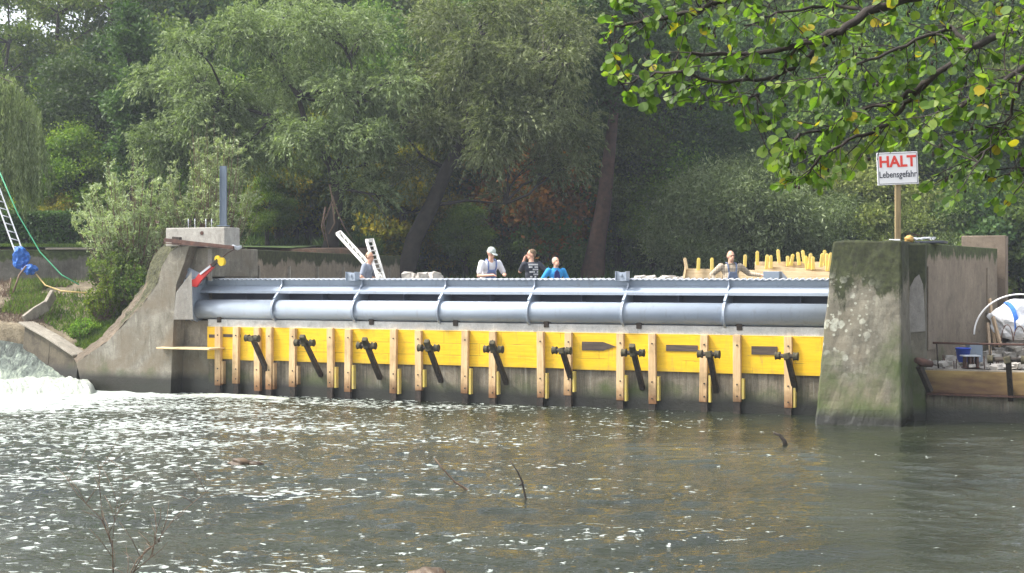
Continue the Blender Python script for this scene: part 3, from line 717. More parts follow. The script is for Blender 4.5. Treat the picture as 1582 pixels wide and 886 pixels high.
b = MB(); b.hexa(*[[Lp(272, 452, -.47), Lp(296, 420, -.47), Lp(298, 494, -.47), Lp(268, 494, -.47)], [Lp(272, 452, -.452), Lp(296, 420, -.452), Lp(298, 494, -.452), Lp(268, 494, -.452)]]); b.build('smooth_patch', 'niche', lp)
b = MB()
uu = .57
b.lbox(.53, .64, -.16, -.121, 2.80, 3.60); b.build('pale_strip', 'niche', lp)
b = MB(); b.lbox(U(249, -.5), U(338, -.3), -.7, -.46+.9, 1.105, 1.145)
o = b.build('ledge_plank', 'board', None, bevel=.004); tag(o, 'yellowish plank ledge sticking out at the foot of the left pier', 'plank')
for i, x in enumerate((291, 301, 318, 327)):
    p = Lp(x, 350, -.1); b = MB(); b.tube([p-Vector((0, 0, .05)), p+Vector((0, 0, .19))], .011, 6)
    b.tube([p+Vector((0, 0, .13)), p+Vector((0, 0, .15))], .02, 6)
    tag(b.build('anchor_rod', 'galv'), '%s thin anchor rod from the left standing on the pale pier block' % ORD[i], 'rod', 'anchor rods on the left block')
p = Lp(345, 350, .2)
b = MB(); zt = Lp(345, 257, .2).z
for du, wd, dv_, dd in ((0, .012, 0, .14), (-.07, .012, 0, .16), (.07, .012, 0, .16)):
    b.hexa([p+Vector((du-wd/2, -dd/2, 0)), p+Vector((du+wd/2, -dd/2, 0)), p+Vector((du+wd/2, dd/2, 0)), p+Vector((du-wd/2, dd/2, 0))],
           [Vector((p.x+du-wd/2, p.y-dd/2, zt)), Vector((p.x+du+wd/2, p.y-dd/2, zt)), Vector((p.x+du+wd/2, p.y+dd/2, zt)), Vector((p.x+du-wd/2, p.y+dd/2, zt))]) if du else b.hexa(
           [p+Vector((-.064, -.03, 0)), p+Vector((.064, -.03, 0)), p+Vector((.064, -.015, 0)), p+Vector((-.064, -.015, 0))],
           [Vector((p.x-.064, p.y-.03, zt)), Vector((p.x+.064, p.y-.03, zt)), Vector((p.x+.064, p.y-.015, zt)), Vector((p.x-.064, p.y-.015, zt))])
t = thing('steel_column', p, 'tall grey steel column standing on the pale block of the left pier', 'column')
b.build('shaft', 'galvpost', t); bb = MB(); bb.box(p+Vector((0, 0, .012)), (.28, .26, .024)); bb.build('base_plate', 'galvpost', t)
# rusty rail lying across the block
t = thing('rusty_rail', Lp(300, 378, -.6), 'rusty brown steel rail slung across the front of the pale block', 'rail')
b = MB(); b.bar(Lp(254, 371, -.55), Lp(361, 383, -.55), .05, .09); b.bar(Lp(254, 376, -.53), Lp(361, 384, -.53), .09, .02); b.build('rail', 'rust', t)
b = MB(); b.bar(Lp(267, 372, -.5), Lp(279, 373, -.5), .1, .2); b.build('clamp', 'ironold', t, bevel=.01)
b = MB(); b.tube([Lp(360, 381, -.5), Lp(367, 384, -.3), Lp(371, 382, .1)], .05, 8); b.build('end_sleeve', 'galv', t)

# back wall running upstream behind the gate
b = MB(); e0 = P(373, 385, 36.5); e1 = P(618, 396, 46.6)
o_ = Vector((-.5, .15, 0))
b.hexa([Vector((e0.x, e0.y, -1)), Vector((e1.x, e1.y, -1)), Vector((e1.x, e1.y, -1))+o_, Vector((e0.x, e0.y, -1))+o_], [Vector((e0.x, e0.y, 3.62)), Vector((e1.x, e1.y, 3.60)), Vector((e1.x, e1.y, 3.60))+o_, Vector((e0.x, e0.y, 3.62))+o_])
bw = b.build('quay_wall', 'backwall', bevel=.02); tag(bw, 'brown mossy concrete wall running upstream behind the left part of the gate', 'wall')
b = MB()
for k in range(6):
    f_ = .08+.165*k; c = e0.lerp(e1, f_); d = (e1-e0).normalized(); d.z = 0
    nn = Vector((d.y, -d.x, 0)); c = c+nn*.03
    b = MB(); b.bar(Vector((c.x, c.y, 1.5)), Vector((c.x, c.y, 3.2)), .10, .05, tuple(d)); b.build('pale_joint', 'kerb', bw)

# ---------------------------------------------------------------- right pier
rp = thing('right_pier', L(16.7, -1, 0), 'mossy concrete pier nose with pale lichen spots at the right end of the gate', 'pier')
def Lq(px, py, v): return Lp(px, py, v)
zt = 3.60
a0, a1 = U(1257, -1.55), U(1286, -1.05)
c0, c1 = U(1392, -1.5), U(1392, -1.05)
fr = [L(a0, -1.55, -1.), L(c0, -1.45, -1.), L(c1, -1.0, zt), L(a1, -1.0, zt)]
b = MB(); b.hexa([L(a0-.05, -1.70, -1.), L(c0+.02, -1.62, -1.), L(c0+.25, 2.0, -1), L(a0+.3, 2.0, -1)], [L(a1, -1.05, zt), L(c1, -1.0, zt), L(c1+.25, 2.0, zt-.02), L(a1+.1, 2.0, zt-.02)])
o = b.build('nose', 'pier', rp, bevel=.04)
# rough edges
sub = o.modifiers.new('sub', 'SUBSURF'); sub.subdivision_type = 'SIMPLE'; sub.levels = 5; sub.render_levels = 5
tx = bpy.data.textures.new('rough_clouds', 'CLOUDS'); tx.noise_scale = .35; tx.noise_depth = 4
dp = o.modifiers.new('rough', 'DISPLACE'); dp.texture = tx; dp.strength = .07; dp.mid_level = .5; dp.texture_coords = 'GLOBAL'
w0 = L(U(1430, -.2), -.2, 0); 
s0 = (U(1432, .4), .4); s1 = (U(1541, 6.2), 6.2)
b = MB(); b.hexa([L(s0[0], s0[1], -.6), L(s1[0], s1[1], -.6), L(s1[0]-1, s1[1]+.2, -.6), L(s0[0]-1, s0[1]+.3, -.6)],
                 [L(s0[0], s0[1], zt-.03), L(s1[0], s1[1], zt-.03), L(s1[0]-1, s1[1]+.2, zt-.03), L(s0[0]-1, s0[1]+.3, zt-.03)])
b.build('side_wall', 'brownwall', rp, 'smooth brown side wall of the right pier', bevel=.02)
b = MB()
d = Vector((s1[0]-s0[0], s1[1]-s0[1])); d.normalize(); nn = (d.y, -d.x)
for k in (0.0, .82, ):
    b = MB(); uu0, vv0 = s0[0]+k*(s1[0]-s0[0]), s0[1]+k*(s1[1]-s0[1]); e = .12
    uu1, vv1 = s0[0]+(k+.11)*(s1[0]-s0[0]), s0[1]+(k+.11)*(s1[1]-s0[1])
    b.hexa([L(uu0, vv0, 1.4), L(uu1, vv1, 1.4), L(uu1+nn[0]*.03, vv1+nn[1]*.03, 1.4), L(uu0+nn[0]*.03, vv0+nn[1]*.03, 1.4)], [L(uu0, vv0, 3.1), L(uu1, vv1, 3.1), L(uu1+nn[0]*.03, vv1+nn[1]*.03, 3.1), L(uu0+nn[0]*.03, vv0+nn[1]*.03, 3.1)])
    b.build('flat_band', 'brownwall', rp)
b = MB(); vv = -.93
o = [(1396, 556), (1393, 512), (1400, 460), (1412, 432), (1420, 423), (1425, 436), (1426, 470), (1429, 512), (1431, 517), (1431, 556)]
A_ = [Lp(x, y, -.15) for x, y in o]; B_ = [q+Vector((NX, NY, 0))*.5 for q in A_]
b = MB(); b.hexa([L(U(1388, -.6), -.6, -.8), L(U(1430, -.1), -.1, -.8), L(U(1432, .6), .7, -.8), L(U(1388, -.6)-.2, .7, -.8)], [L(U(1388, -.6), -.6, zt-.05), L(U(1430, -.1), -.1, zt-.05), L(U(1432, .6), .7, zt-.05), L(U(1388, -.6)-.2, .7, zt-.05)])
b.build('corner_column', 'pier', rp, bevel=.03)
q_ = [(1395, 515), (1396, 480), (1404, 448), (1413, 430), (1420, 424), (1426, 440), (1428, 470), (1430, 512)]
def on_corner(px, py, off=.02):
    f_ = (px-1388)/42.; v = -.6+.5*f_-off; return Lp(px, py, v)
b = MB(); b.prism([on_corner(x, y, .03) for x, y in q_], [on_corner(x, y, .002) for x, y in q_]); b.build('pale_niche', 'niche', rp, 'pale grey worn patch with a rounded top')
b = MB(); b.lbox(U(1484, 6.3), U(1553, 6.3), 6.5, 7.2, -.5, EYE+67/F*L(U(1520, 6.3), 6.3, 0).y)
o = b.build('end_block', 'endblock', None, bevel=.02); tag(o, 'brown concrete block wall standing up behind the right pier', 'wall')

# sign
sb = L(U(1387, .2), .2, zt-.03); Ys = sb.y
sg = thing('warning_sign', sb, 'white danger sign with red and black words on a wooden post atop the right pier', 'sign')
pt = P(1384, 284, Ys)
b = MB(); b.bar(sb, P(1387, 262, Ys), .11, .09, (0, 1, 0)); b.build('post', 'postwood', sg, bevel=.01)
c = P(1386.5, 260.5, Ys-.07); wS, hS = 63/F*Ys, 50/F*Ys
rotm = Matrix.Rotation(R(-2.5), 3, 'Y')
b = MB(); hw, hh = wS/2, hS/2
def sp(x, z, dy): return c+rotm@Vector((x, dy, z))
b.hexa([sp(-hw, -hh, -.012), sp(hw, -hh, -.012), sp(hw, -hh, .012), sp(-hw, -hh, .012)], [sp(-hw, hh, -.012), sp(hw, hh, -.012), sp(hw, hh, .012), sp(-hw, hh, .012)])
b.build('board', 'white', sg, bevel=.003)
b = MB()
for (x0, z0, x1, z1) in ((-hw+.02, -hh+.02, hw-.02, -hh+.028), (-hw+.02, hh-.028, hw-.02, hh-.02), (-hw+.02, -hh+.03, -hw+.028, hh-.03), (hw-.028, -hh+.03, hw-.02, hh-.03)):
    b.hexa([sp(x0, z0, -.016), sp(x1, z0, -.016), sp(x1, z0, -.0125), sp(x0, z0, -.0125)], [sp(x0, z1, -.016), sp(x1, z1, -.016), sp(x1, z1, -.0125), sp(x0, z1, -.0125)])
b.build('border_line', 'signblack', sg)
def text(body, size, x, z, mat, sx=1., bold=0.):
    cu = bpy.data.curves.new('t', 'FONT'); cu.body = body; cu.size = size; cu.align_x = 'CENTER'; cu.align_y = 'CENTER'; cu.extrude = .0015; cu.offset = bold; cu.resolution_u = 3
    to = bpy.data.objects.new('t', cu); COL.objects.link(to); dg = bpy.context.evaluated_depsgraph_get(); dg.update()
    me = bpy.data.meshes.new_from_object(to.evaluated_get(dg)); bpy.data.objects.remove(to)
    me.transform(Matrix.Rotation(R(90), 4, 'X') @ Matrix.Diagonal((sx, 1, 1, 1)))
    me.transform(Matrix.Rotation(R(-2.5), 4, 'Y'))
    me.transform(Matrix.Translation(sp(x, z, -.0165)-sb)); me.materials.clear(); me.materials.append(M[mat])
    o = bpy.data.objects.new('lettering', me); COL.objects.link(o); o.parent = sg; return o
text('HALT', .31, 0, .13, 'signred', .98, .010)['label'] = 'red word HALT'
text('Lebensgefahr', .185, 0, -.125, 'signblack', .78, .002)['label'] = 'black word Lebensgefahr'
# small things on top of the pier
def lump(c, r, seed, mat, name, parent=None, n=3):
    bm = bmesh.new(); bmesh.ops.create_icosphere(bm, subdivisions=n, radius=1)
    rr = random.Random(seed); ph = [rr.uniform(0, 6) for _ in range(9)]
    for v_ in bm.verts:
        x, y, z = v_.co; k = 1+.14*math.sin(3*x+ph[0])+.12*math.sin(4*y+ph[1]+2*z)+.1*math.sin(5*z+ph[2]+3*x)+.05*math.sin(9*x+ph[3]+6*y)+.05*math.sin(11*y+ph[4]-7*z)
        v_.co = Vector((x*r[0], y*r[1], z*r[2]))*k
    b = MB(); b.add([Vector(c)+v_.co for v_ in bm.verts], [tuple(q.index for q in f.verts) for f in bm.faces], True); bm.free()
    return b.build(name, mat, parent)
o = lump(L(U(1404, .0), .0, zt+.05), (.10, .09, .07), 3, 'orange', 'orange_cap'); tag(o, 'small orange brown lump beside the sign post on the pier', 'cover')
b = MB(); b.box(L(U(1382, -.3), -.3, zt+.02), (.2, .12, .045)); tag(b.build('base_plate', 'white', bevel=.01), 'small pale metal plate at the foot of the sign post', 'plate')
pts = []
for k in range(40):
    a = k*.62; pts.append(L(U(1424, .2)+.24*math.cos(a)*(1-.2*math.sin(k)), .2+.2*math.sin(a), zt+.035+.05*abs(math.sin(k*.9))))
b = MB(); b.tube(pts, .010, 5); tag(b.build('wire_coil', 'galv'), 'loose coil of grey wire lying on the right pier', 'wire')
b = MB(); b.lbox(U(1412, .6), U(1462, 1.), .7, 1.3, zt-.02, zt+.03); tag(b.build('dark_slab', 'signblack', bevel=.01), 'flat dark slab lying on top of the right pier', 'slab')
b = MB(); b.tube([L(U(1398, .1), .1, zt+.02), L(U(1404, .3), .3, zt+.18), L(U(1425, .5), .5, zt+.12), L(U(1437, .5), .5, zt+.03)], .009, 5); tag(b.build('bent_wire', 'rust'), 'bent rusty wire arching over the pier beside the sign', 'wire')

# ---------------------------------------------------------------- right bay
ub0 = U(1424, -.1)
b = MB(); b.lbox(ub0-.1, 30, .0, .9, -1.2, .99); o = b.build('low_weir_wall', 'lowwall', bevel=.01); tag(o, 'low mossy concrete wall of the second bay at the right edge', 'wall')
t = thing('edge_beam', L(20, -.05, .55), 'rusty brown steel beam turning yellow along the low wall right of the pier', 'beam')
b = MB(); b.hexa([L(ub0+.1, -.12, .57), L(30, -.12, .57), L(30, -.003, .57), L(ub0+.1, -.003, .57)], [L(ub0-.05, -.12, 1.02), L(30, -.12, 1.02), L(30, -.003, 1.02), L(ub0-.05, -.003, 1.02)]); b.build('web', 'beam', t, bevel=.01)
b = MB(); b.lbox(ub0+.12, 30, -.16, -.003, .53, .567); b.build('bottom_flange', 'rust', t)
b = MB(); b.lbox(ub0-.05, 30, -.1, .12, 1.023, 1.045); b.build('top_flange', 'kerb', t)
arm(U(1556, -.7), Zp(1556, 556, -.7), .33, False, 'rope-wrapped iron roller arm on the low wall at the right edge', None, -.7)
# debris floor
uu, vv = np.meshgrid(np.linspace(ub0-.3, 30, 110), np.linspace(.3, 12, 90))
h_ = 1.02+.10*np.maximum(vnoise(uu*4, vv*4, 51), -.3)+1.5*sstep(vv, 1.2, 6.5)*sstep(uu, 18.6, 20.5)+.25*vnoise(uu*2, vv*2, 52)*sstep(vv, 1.5, 4)
M['rubble_ground'] = ground_mat('rubble_ground', [(.16, .14, .11), (.38, .35, .30), (.6, .57, .52)], 6)
struct(grid_mesh('rubble_ground', O0[0]+DX*uu+NX*vv, O0[1]+DY*uu+NY*vv, h_, 'rubble_ground'))
def crumple(o, s_, k):
    tx = bpy.data.textures.new('crumple', 'VORONOI'); tx.noise_scale = s_; d_ = o.modifiers.new('c', 'DISPLACE'); d_.texture = tx; d_.strength = k; d_.texture_coords = 'GLOBAL'
    for p_ in o.data.polygons: p_.use_smooth = False
def rubble(name, samples, mat, sizes, seed):
    r_ = random.Random(seed); V = []; Fs = []; o_ = 0
    for (c, k) in samples:
        s = r_.uniform(*sizes)*k; m = Matrix.Rotation(r_.uniform(0, 6), 3, 'Z') @ Matrix.Rotation(r_.uniform(-.6, .6), 3, 'X')
        q = []
        for dz in (-1, 1):
            for a, b_ in ((-1, -1), (1, -1), (1, 1), (-1, 1)):
                q.append(c+m@Vector((a*s*r_.uniform(.5, 1.), b_*s*r_.uniform(.4, .8), dz*s*r_.uniform(.3, .6))))
        V += q; Fs += [tuple(i+o_ for i in f) for f in [(3, 2, 1, 0), (4, 5, 6, 7), (0, 1, 5, 4), (1, 2, 6, 5), (2, 3, 7, 6), (3, 0, 4, 7)]]; o_ += 8
    b = MB(); b.add(V, Fs); return b.build(name, mat, bevel=.004)
sm = []
rr = random.Random(5)
for k in range(520):
    u = rr.uniform(ub0, 24); v = rr.uniform(.15, 7)
    z = 1.05+1.5*float(sstep(np.array(v), 1.2, 6.5)*sstep(np.array(u), 18.6, 20.5))+rr.uniform(-.02, .12)
    sm.append((L(u, v, z), 1+.15*v))
struct(rubble('rubble', sm, 'rubble', (.03, .12), 8), 'stuff')
sm = [(L(U(rr.uniform(634, 680), 3.4), 3.4+rr.uniform(-.3, .3), EYE-.1+rr.uniform(-.05, .20)), 1.4) for k in range(60)]
sm += [(L(U(rr.uniform(990, 1056), 3.4), 3.4+rr.uniform(-.3, .3), EYE-.1+rr.uniform(-.05, .10)), 1.4) for k in range(70)]
sm += [(L(U(rr.uniform(600, 1060), 3.6), 3.6+rr.uniform(-.5, .3), EYE-.12-rr.uniform(.0, .25)), 1.6) for k in range(160)]
struct(rubble('broken_stone', sm, 'rubble', (.06, .13), 9), 'stuff')
b = MB()
uu, vv = np.meshgrid(np.linspace(5.2, 12.4, 60), np.linspace(2.9, 4.9, 20))
struct(grid_mesh('stone_heap', O0[0]+DX*uu+NX*vv, O0[1]+DY*uu+NY*vv, 1.7+.95*np.sin((vv-2.9)/2*math.pi)**.5*np.clip(np.sin((uu-5.2)/7.2*math.pi)*4, 0, 1)+.05*vnoise(uu*5, vv*5, 61), 'rubble_ground'))
# pipe rail, bucket, steel box, bag, hoop, planks, rebars
t = thing('pipe_rail', L(19, .3, 1.02), 'thin rusty pipe rail above the debris of the right bay', 'rail')
b = MB(); b.tube([Lp(1441, 530, .2), Lp(1500, 531.5, .2), Lp(1640, 534, .2)], .022, 8); b.build('pipe', 'rust', t)
b = MB(); b.tube([Lp(1447, 530, .22), Lp(1450, 572, .22)], .014, 6); b.tube([Lp(1530, 532, .22), Lp(1530, 570, .22)], .014, 6); b.build('support', 'ironold', t)
def bucket(c, r0, r1, h, mat, name, label, cat):
    t = thing(name, c, label, cat); b = MB(); n = 16; prof = [(r0, 0), (r1, h), (r1+.012, h), (r1+.012, h+.02), (r1-.01, h+.02), (r0-.01, .02)]
    vs = []; fs = []
    for r_, z in prof:
        for k in range(n): a = 2*math.pi*k/n; vs.append(Vector(c)+Vector((r_*math.cos(a), r_*math.sin(a), z)))
    for i in range(len(prof)-1):
        for k in range(n): fs.append((i*n+k, i*n+(k+1) % n, (i+1)*n+(k+1) % n, (i+1)*n+k))
    fs.append(tuple(range(n))[::-1]); fs.append(tuple((len(prof)-1)*n+k for k in range(n))); b.add(vs, fs, True); b.build('pail', mat, t)
    b = MB(); b.tube([Vector(c)+Vector((r1*math.cos(a), .03, h-.02-.10*math.sin(a)*(1))) for a in [math.pi*k/10 for k in range(11)]], .005, 5); b.build('handle', 'galv', t)
bucket(Lp(1488, 555, .8)+Vector((0, 0, -.06)), .11, .15, .27, 'bluebucket', 'bucket', 'bright blue plastic bucket on the debris behind the pipe rail', 'bucket')
t = thing('steel_frame_block', Lp(1499, 567, .35), 'small rusty steel stool-like block with a pale top beside the blue bucket', 'steel block')
c = Lp(1499, 568, .35)
b = MB()
for k in range(4): b.box(c+Vector((-.11+.073*k, -.06*(k % 2), .11)), (.02, .2, .22))
b.box(c+Vector((0, 0, .0)), (.3, .24, .02)); b.build('ribs', 'rust', t)
b = MB(); b.box(c+Vector((0, 0, .235)), (.34, .28, .025)); b.build('top', 'galv', t, bevel=.005)
c = Lp(1505, 545, 1.2); b = MB(); b.box(c, (.28, .25, .40)); tag(b.build('grey_crate', 'galvpost', bevel=.02), 'dark grey box behind the blue bucket', 'box')
wb = thing('white_sack', Lp(1562, 520, 2.2), 'big white sack with a blue stripe on the debris at the right edge', 'sack')
c = Lp(1566, 497, 2.2)
crumple(lump(c, (.52, .42, .36), 4, 'white_bag', 'sack_body', wb, 4), .3, .06)
b = MB(); pts = [c+Vector((-.10-.12*math.sin(a*.5), -.46*math.cos(a-.3)-.02, .40*math.sin(a-.2))) for a in [R(x) for x in range(-30, 110, 12)]]
for i in range(len(pts)-1): b.bar(pts[i], pts[i+1], .09, .02, (0, -1, .3))
b.build('stripe', 'bluestripe', wb)
pts = [Lp(1505+ (1-math.cos(a))*72, 517-62*math.sin(a)*1.0, .9) for a in [R(x) for x in range(0, 100, 6)]]+[Lp(1620, 470, .9), Lp(1660, 520, .9)]
b = MB(); b.tube(pts, .018, 8); tag(b.build('bent_hose', 'white'), 'thin white pipe bent into an arc in front of the white sack', 'pipe')
for i, (a_, c_, vv) in enumerate((((1529, 462), (1537, 535), 2.2), ((1534, 490), (1546, 535), 1.4), ((1526, 500), (1530, 548), 1.2))):
    b = MB(); b.bar(Lp(*c_, vv), Lp(*a_, vv+.3), .05, .09); tag(b.build('plank', 'plank', bevel=.004), ['long pale plank leaning against the brown wall end', 'thicker short plank leaning right of the long plank', 'low narrow plank standing behind the pipe rail'][i], 'plank', 'planks leaning in the right bay')
for i, (x, h) in enumerate(((1457, 22), (1459, 17), (1474, 13), (1477, 16), (1521, 20), (1539, 18), (1543, 14), (1572, 18))):
    p = Lp(x, 571, .3); b = MB(); b.tube([p, p+Vector((.02*math.sin(i*3), 0, h/76))], .010, 6)
    tag(b.build('rebar_stub', 'rust'), '%s rusty rebar stub from the left on the low wall of the right bay' % ORD[i], 'rebar', 'rebar stubs on the low wall')
for i, (cx_, w_, h_) in enumerate(((1556, 18, 26), (1575, 18, 24))):
    pts = [Lp(cx_-w_/2*math.cos(a)*1., 528-h_*math.sin(a), .9+.3*i) for a in [math.pi*k/12 for k in range(13)]]
    b = MB(); b.tube(pts, .010, 6); tag(b.build('rebar_hoop', 'rust'), ['left', 'right'][i]+' one of two rusty rebar hoops below the white sack', 'rebar hoop', 'rebar hoops')
# rope clumps on the pier corner
b = MB(); b.tube([Lp(1414, 556, -.7), Lp(1424, 560, -.62), Lp(1440, 563, -.5)], [.05, .09, .06], 10); b.build('hinge_pin', 'rust', rp)
b = MB(); b.bar(Lp(1420, 566, -.6), Lp(1437, 605, -.35), .12, .1); b.build('hinge_arm', 'ironold', rp, bevel=.015)
b = MB(); b.ball(Lp(1432, 562, -.5), (.09, .09, .07)); b.build('hinge_knuckle', 'ironold', rp)

# ---------------------------------------------------------------- timber box with yellow stakes behind the gate
t = thing('board_box', Lp(1170, 431, 3.2), 'long pale formwork box of boards behind the right part of the gate', 'formwork')
def lboard(x0, x1, yt0, yt1, yb, v, th=.04, mat='board'):
    u0, u1 = U(x0, v), U(x1, v); A_ = [L(u0, v, EYE-.9), L(u1, v, EYE-.9), L(u1, v, Zp(x1, yt1, v)), L(u0, v, Zp(x0, yt0, v))]
    b = MB(); b.prism(A_, [q+Vector((NX*th, NY*th, 0)) for q in A_]); return b.build('board', mat, t, bevel=.004)
lboard(1058, 1300, 415, 421, 0, 3.0); lboard(1166, 1300, 411, 418, 0, 3.5); lboard(1166, 1300, 404.5, 405, 0, 4.1)
b = MB(); b.bar(Lp(1057, 430, 2.98), Lp(1060, 412, 2.98), .08, .05); b.build('end_batten', 'board', t)
stk = [(1060, 396, 414, -4), (1079, 396, 415, 1), (1100, 396, 415, 0), (1151, 391, 410, 1), (1170, 385.5, 407, 0), (1184.5, 391, 413, 2), (1191, 392, 412, 0), (1203, 383, 404, -2), (1217, 393, 409, 0), (1223, 390, 408, 4),
       (1234, 387, 407, -3), (1242, 384, 404, -4), (1246, 393, 414, -2), (1251, 389, 413, 3), (1256, 394, 414, 0), (1269, 389, 410, 3), (1274, 384, 408, 0), (1278, 389, 416, 0), (1282, 388, 416, 4)]
for i, (x, y0, y1, tilt) in enumerate(stk):
    v = 2.93 if i < 3 else 3.42 if y1 > 409 else 4.02
    p0 = Lp(x-tilt*.3, min(y1+3, 430), v); p1 = Lp(x+tilt*.5, y0+4, v)
    b = MB(); b.bar(p0, p1, .075, .045, (0, 1, 0)); d = (p1-p0).normalized()
    b.bar(p1-d*.001, p1+d*.02, .045, .03, (0, 1, 0))
    tag(b.build('yellow_stake', 'board' if i == 0 else 'yellowwood', bevel=.006), '%s yellow tipped stake from the left on the pale board box' % ORD[i], 'stake', 'yellow stakes on the formwork')
# grey metal toolbox under the man's hand
c = Lp(1194, 426, 1.2); t = thing('metal_box', c, 'grey metal box with open lid under the plaid man\'s outstretched hand', 'box')
rz = Matrix.Rotation(WROT, 3, 'Z').to_euler()
b = MB(); b.box(c+Vector((0, 0, -.08)), (.36, .3, .34), rz); b.build('case', 'galvpost', t, bevel=.01)
b = MB(); b.prism([c+Vector(q) for q in ((.18, -.1, .08), (.30, -.1, -.05), (.30, -.1, -.2), (.19, -.1, -.2))], [c+Vector(q) for q in ((.18, -.08, .08), (.30, -.08, -.05), (.30, -.08, -.2), (.19, -.08, -.2))]); b.build('lid', 'galv', t)

# ---------------------------------------------------------------- ladders
def ladder(a, b_, width, side, rungs, name, label, mat='alu', rail=(.03, .075), hook=True, group=None):
    a, b_ = Vector(a), Vector(b_); side = Vector(side).normalized(); t = thing(name, a, label, 'ladder', group); d = (b_-a).normalized(); up = side.cross(d)
    for s in (-1, 1):
        r0 = a+side*s*width/2; r1 = b_+side*s*width/2
        b = MB(); b.bar(r0, r1, rail[1], rail[0], tuple(side)); b.build('rail', mat, t)
    for k in range(rungs):
        c = a.lerp(b_, (k+.6)/rungs); b = MB(); b.tube([c-side*width/2, c+side*width/2], .016, 6); b.build('rung', mat, t)
    if hook:
        b = MB(); b.bar(b_-side*width*.6, b_+side*width*.6, .05, .06); b.bar(b_-side*width*.5-d*.15, b_-side*width*.5-d*.05+up*.08, .03, .05); b.build('end_hook', mat, t)
    return t
v = 1.0
ladder(Lp(603, 448, 1.4), Lp(523, 360, 2.6), .22, (NX*.5+.1, NY, .25), 12, 'ladder', 'white aluminium ladder leaning far to the left behind the grey-shirted man')
ladder(Lp(594, 448, 1.0), Lp(571, 371, 1.8), .24, (NX*.45+.45, NY, .1), 11, 'ladder', 'steeper white aluminium ladder to the right of the grey-shirted man')
ladder(P(34, 402, 41.5), P(-22, 250, 43.5), .26, (1, .2, -.3), 13, 'ladder', 'tall grey ladder rising out of the frame above the blue tarp bag', 'galv', (.025, .06), False)
t = thing('tarp_bag', P(38, 425, 41.4), 'crumpled bright blue tarp tied round the foot of the left ladder', 'tarp')
crumple(lump(P(34, 397, 41.3), (.22, .18, .30), 11, 'blue_tarp', 'upper_fold', t, 4), .16, .13); crumple(lump(P(46, 417, 41.2), (.20, .14, .13), 13, 'blue_tarp', 'lower_fold', t, 4), .13, .11)
b = MB(); b.tube([P(-12, 240, 42), P(28, 332, 41.6), P(62, 390, 41.3), P(95, 425, 41), P(122, 440, 40.8)], .02, 6); tag(b.build('green_rope', 'hose_g'), 'thin green rope running down from the ladder to the bank', 'rope')
b = MB(); b.tube([P(56, 424, 41.2), P(70, 441, 41), P(95, 450, 40.6), P(134, 453, 40.2)], .022, 6); tag(b.build('yellow_hose', 'hose_y'), 'dull yellow hose curving over the bank below the blue tarp', 'hose')
b = MB(); b.tube([P(20, 452, 40.2), P(30, 425, 40.6), P(40, 412, 41)], .03, 6); b.tube([P(14, 450, 40.2), P(17, 430, 40.5)], .02, 6)
tag(b.build('dry_stem', 'twig'), 'dry grey stem standing under the blue tarp', 'stem')

# garden wall, kerb, hedge
b = MB(); b.hexa([P(-300, 440, 43.2), P(268, 440, 43.2), P(268, 440, 43.7), P(-300, 440, 43.7)], [Vector(((x-CX)/F*y, y, 3.74)) for x, y in ((-300, 43.2), (268, 43.2), (268, 43.7), (-300, 43.7))])
tag(b.build('garden_wall', 'stonewall', bevel=.02), 'dark old stone wall with a flat top behind the left bank', 'wall')
b = MB(); b.hexa([Vector(((x-CX)/F*y, y, 3.742)) for x, y in ((70, 43.12), (262, 43.12), (262, 43.75), (70, 43.75))], [Vector(((x-CX)/F*y, y, 3.80)) for x, y in ((70, 43.12), (262, 43.12), (262, 43.75), (70, 43.75))])
tag(b.build('coping', 'kerb', bevel=.01), 'pale coping stone row lying on the garden wall', 'coping')
k = [P(40, 500, 38.15), P(80, 522, 37.7), P(124, 551, 37.2)]
b = MB()
for i in range(2):
    a_, c_ = k[i], k[i+1]
    w_ = Vector((.12, .26, 0))
    lo = Vector((-.15, -.15, 0))
    b.hexa([Vector((a_.x, a_.y, -.6))+lo, Vector((c_.x, c_.y, -.6))+lo, Vector((c_.x, c_.y, -.6))+w_, Vector((a_.x, a_.y, -.6))+w_], [a_+Vector((0, -.1, 0)), c_+Vector((0, -.1, 0)), c_+w_, a_+w_])
kb = b.build('bank_kerb', 'wetkerb', bevel=.02); tag(kb, 'beige topped kerb wall sloping down to the cascade', 'kerb')
b = MB()
for i in range(2):
    a_, c_ = k[i]+Vector((0, 0, .004)), k[i+1]+Vector((0, 0, .004)); h_ = Vector((0, 0, .05))
    b.hexa([a_+lo, c_+lo, c_+w_, a_+w_], [a_+lo+h_, c_+lo+h_, c_+w_+h_, a_+w_+h_])
b.build('coping', 'kerb', kb, bevel=.008)
b = MB()
pp = [P(82, 452, 39.4), P(72, 470, 39.0), P(52, 482, 38.7), P(38, 493, 38.4)]
for i in range(3):
    a_, c_ = pp[i], pp[i+1]; b.bar(a_-Vector((0, 0, .05)), c_-Vector((0, 0, .05)), .10, .30)
tag(b.build('stone_edging', 'kerb', bevel=.015), 'curved row of grey edging stones on top of the left bank', 'edging')

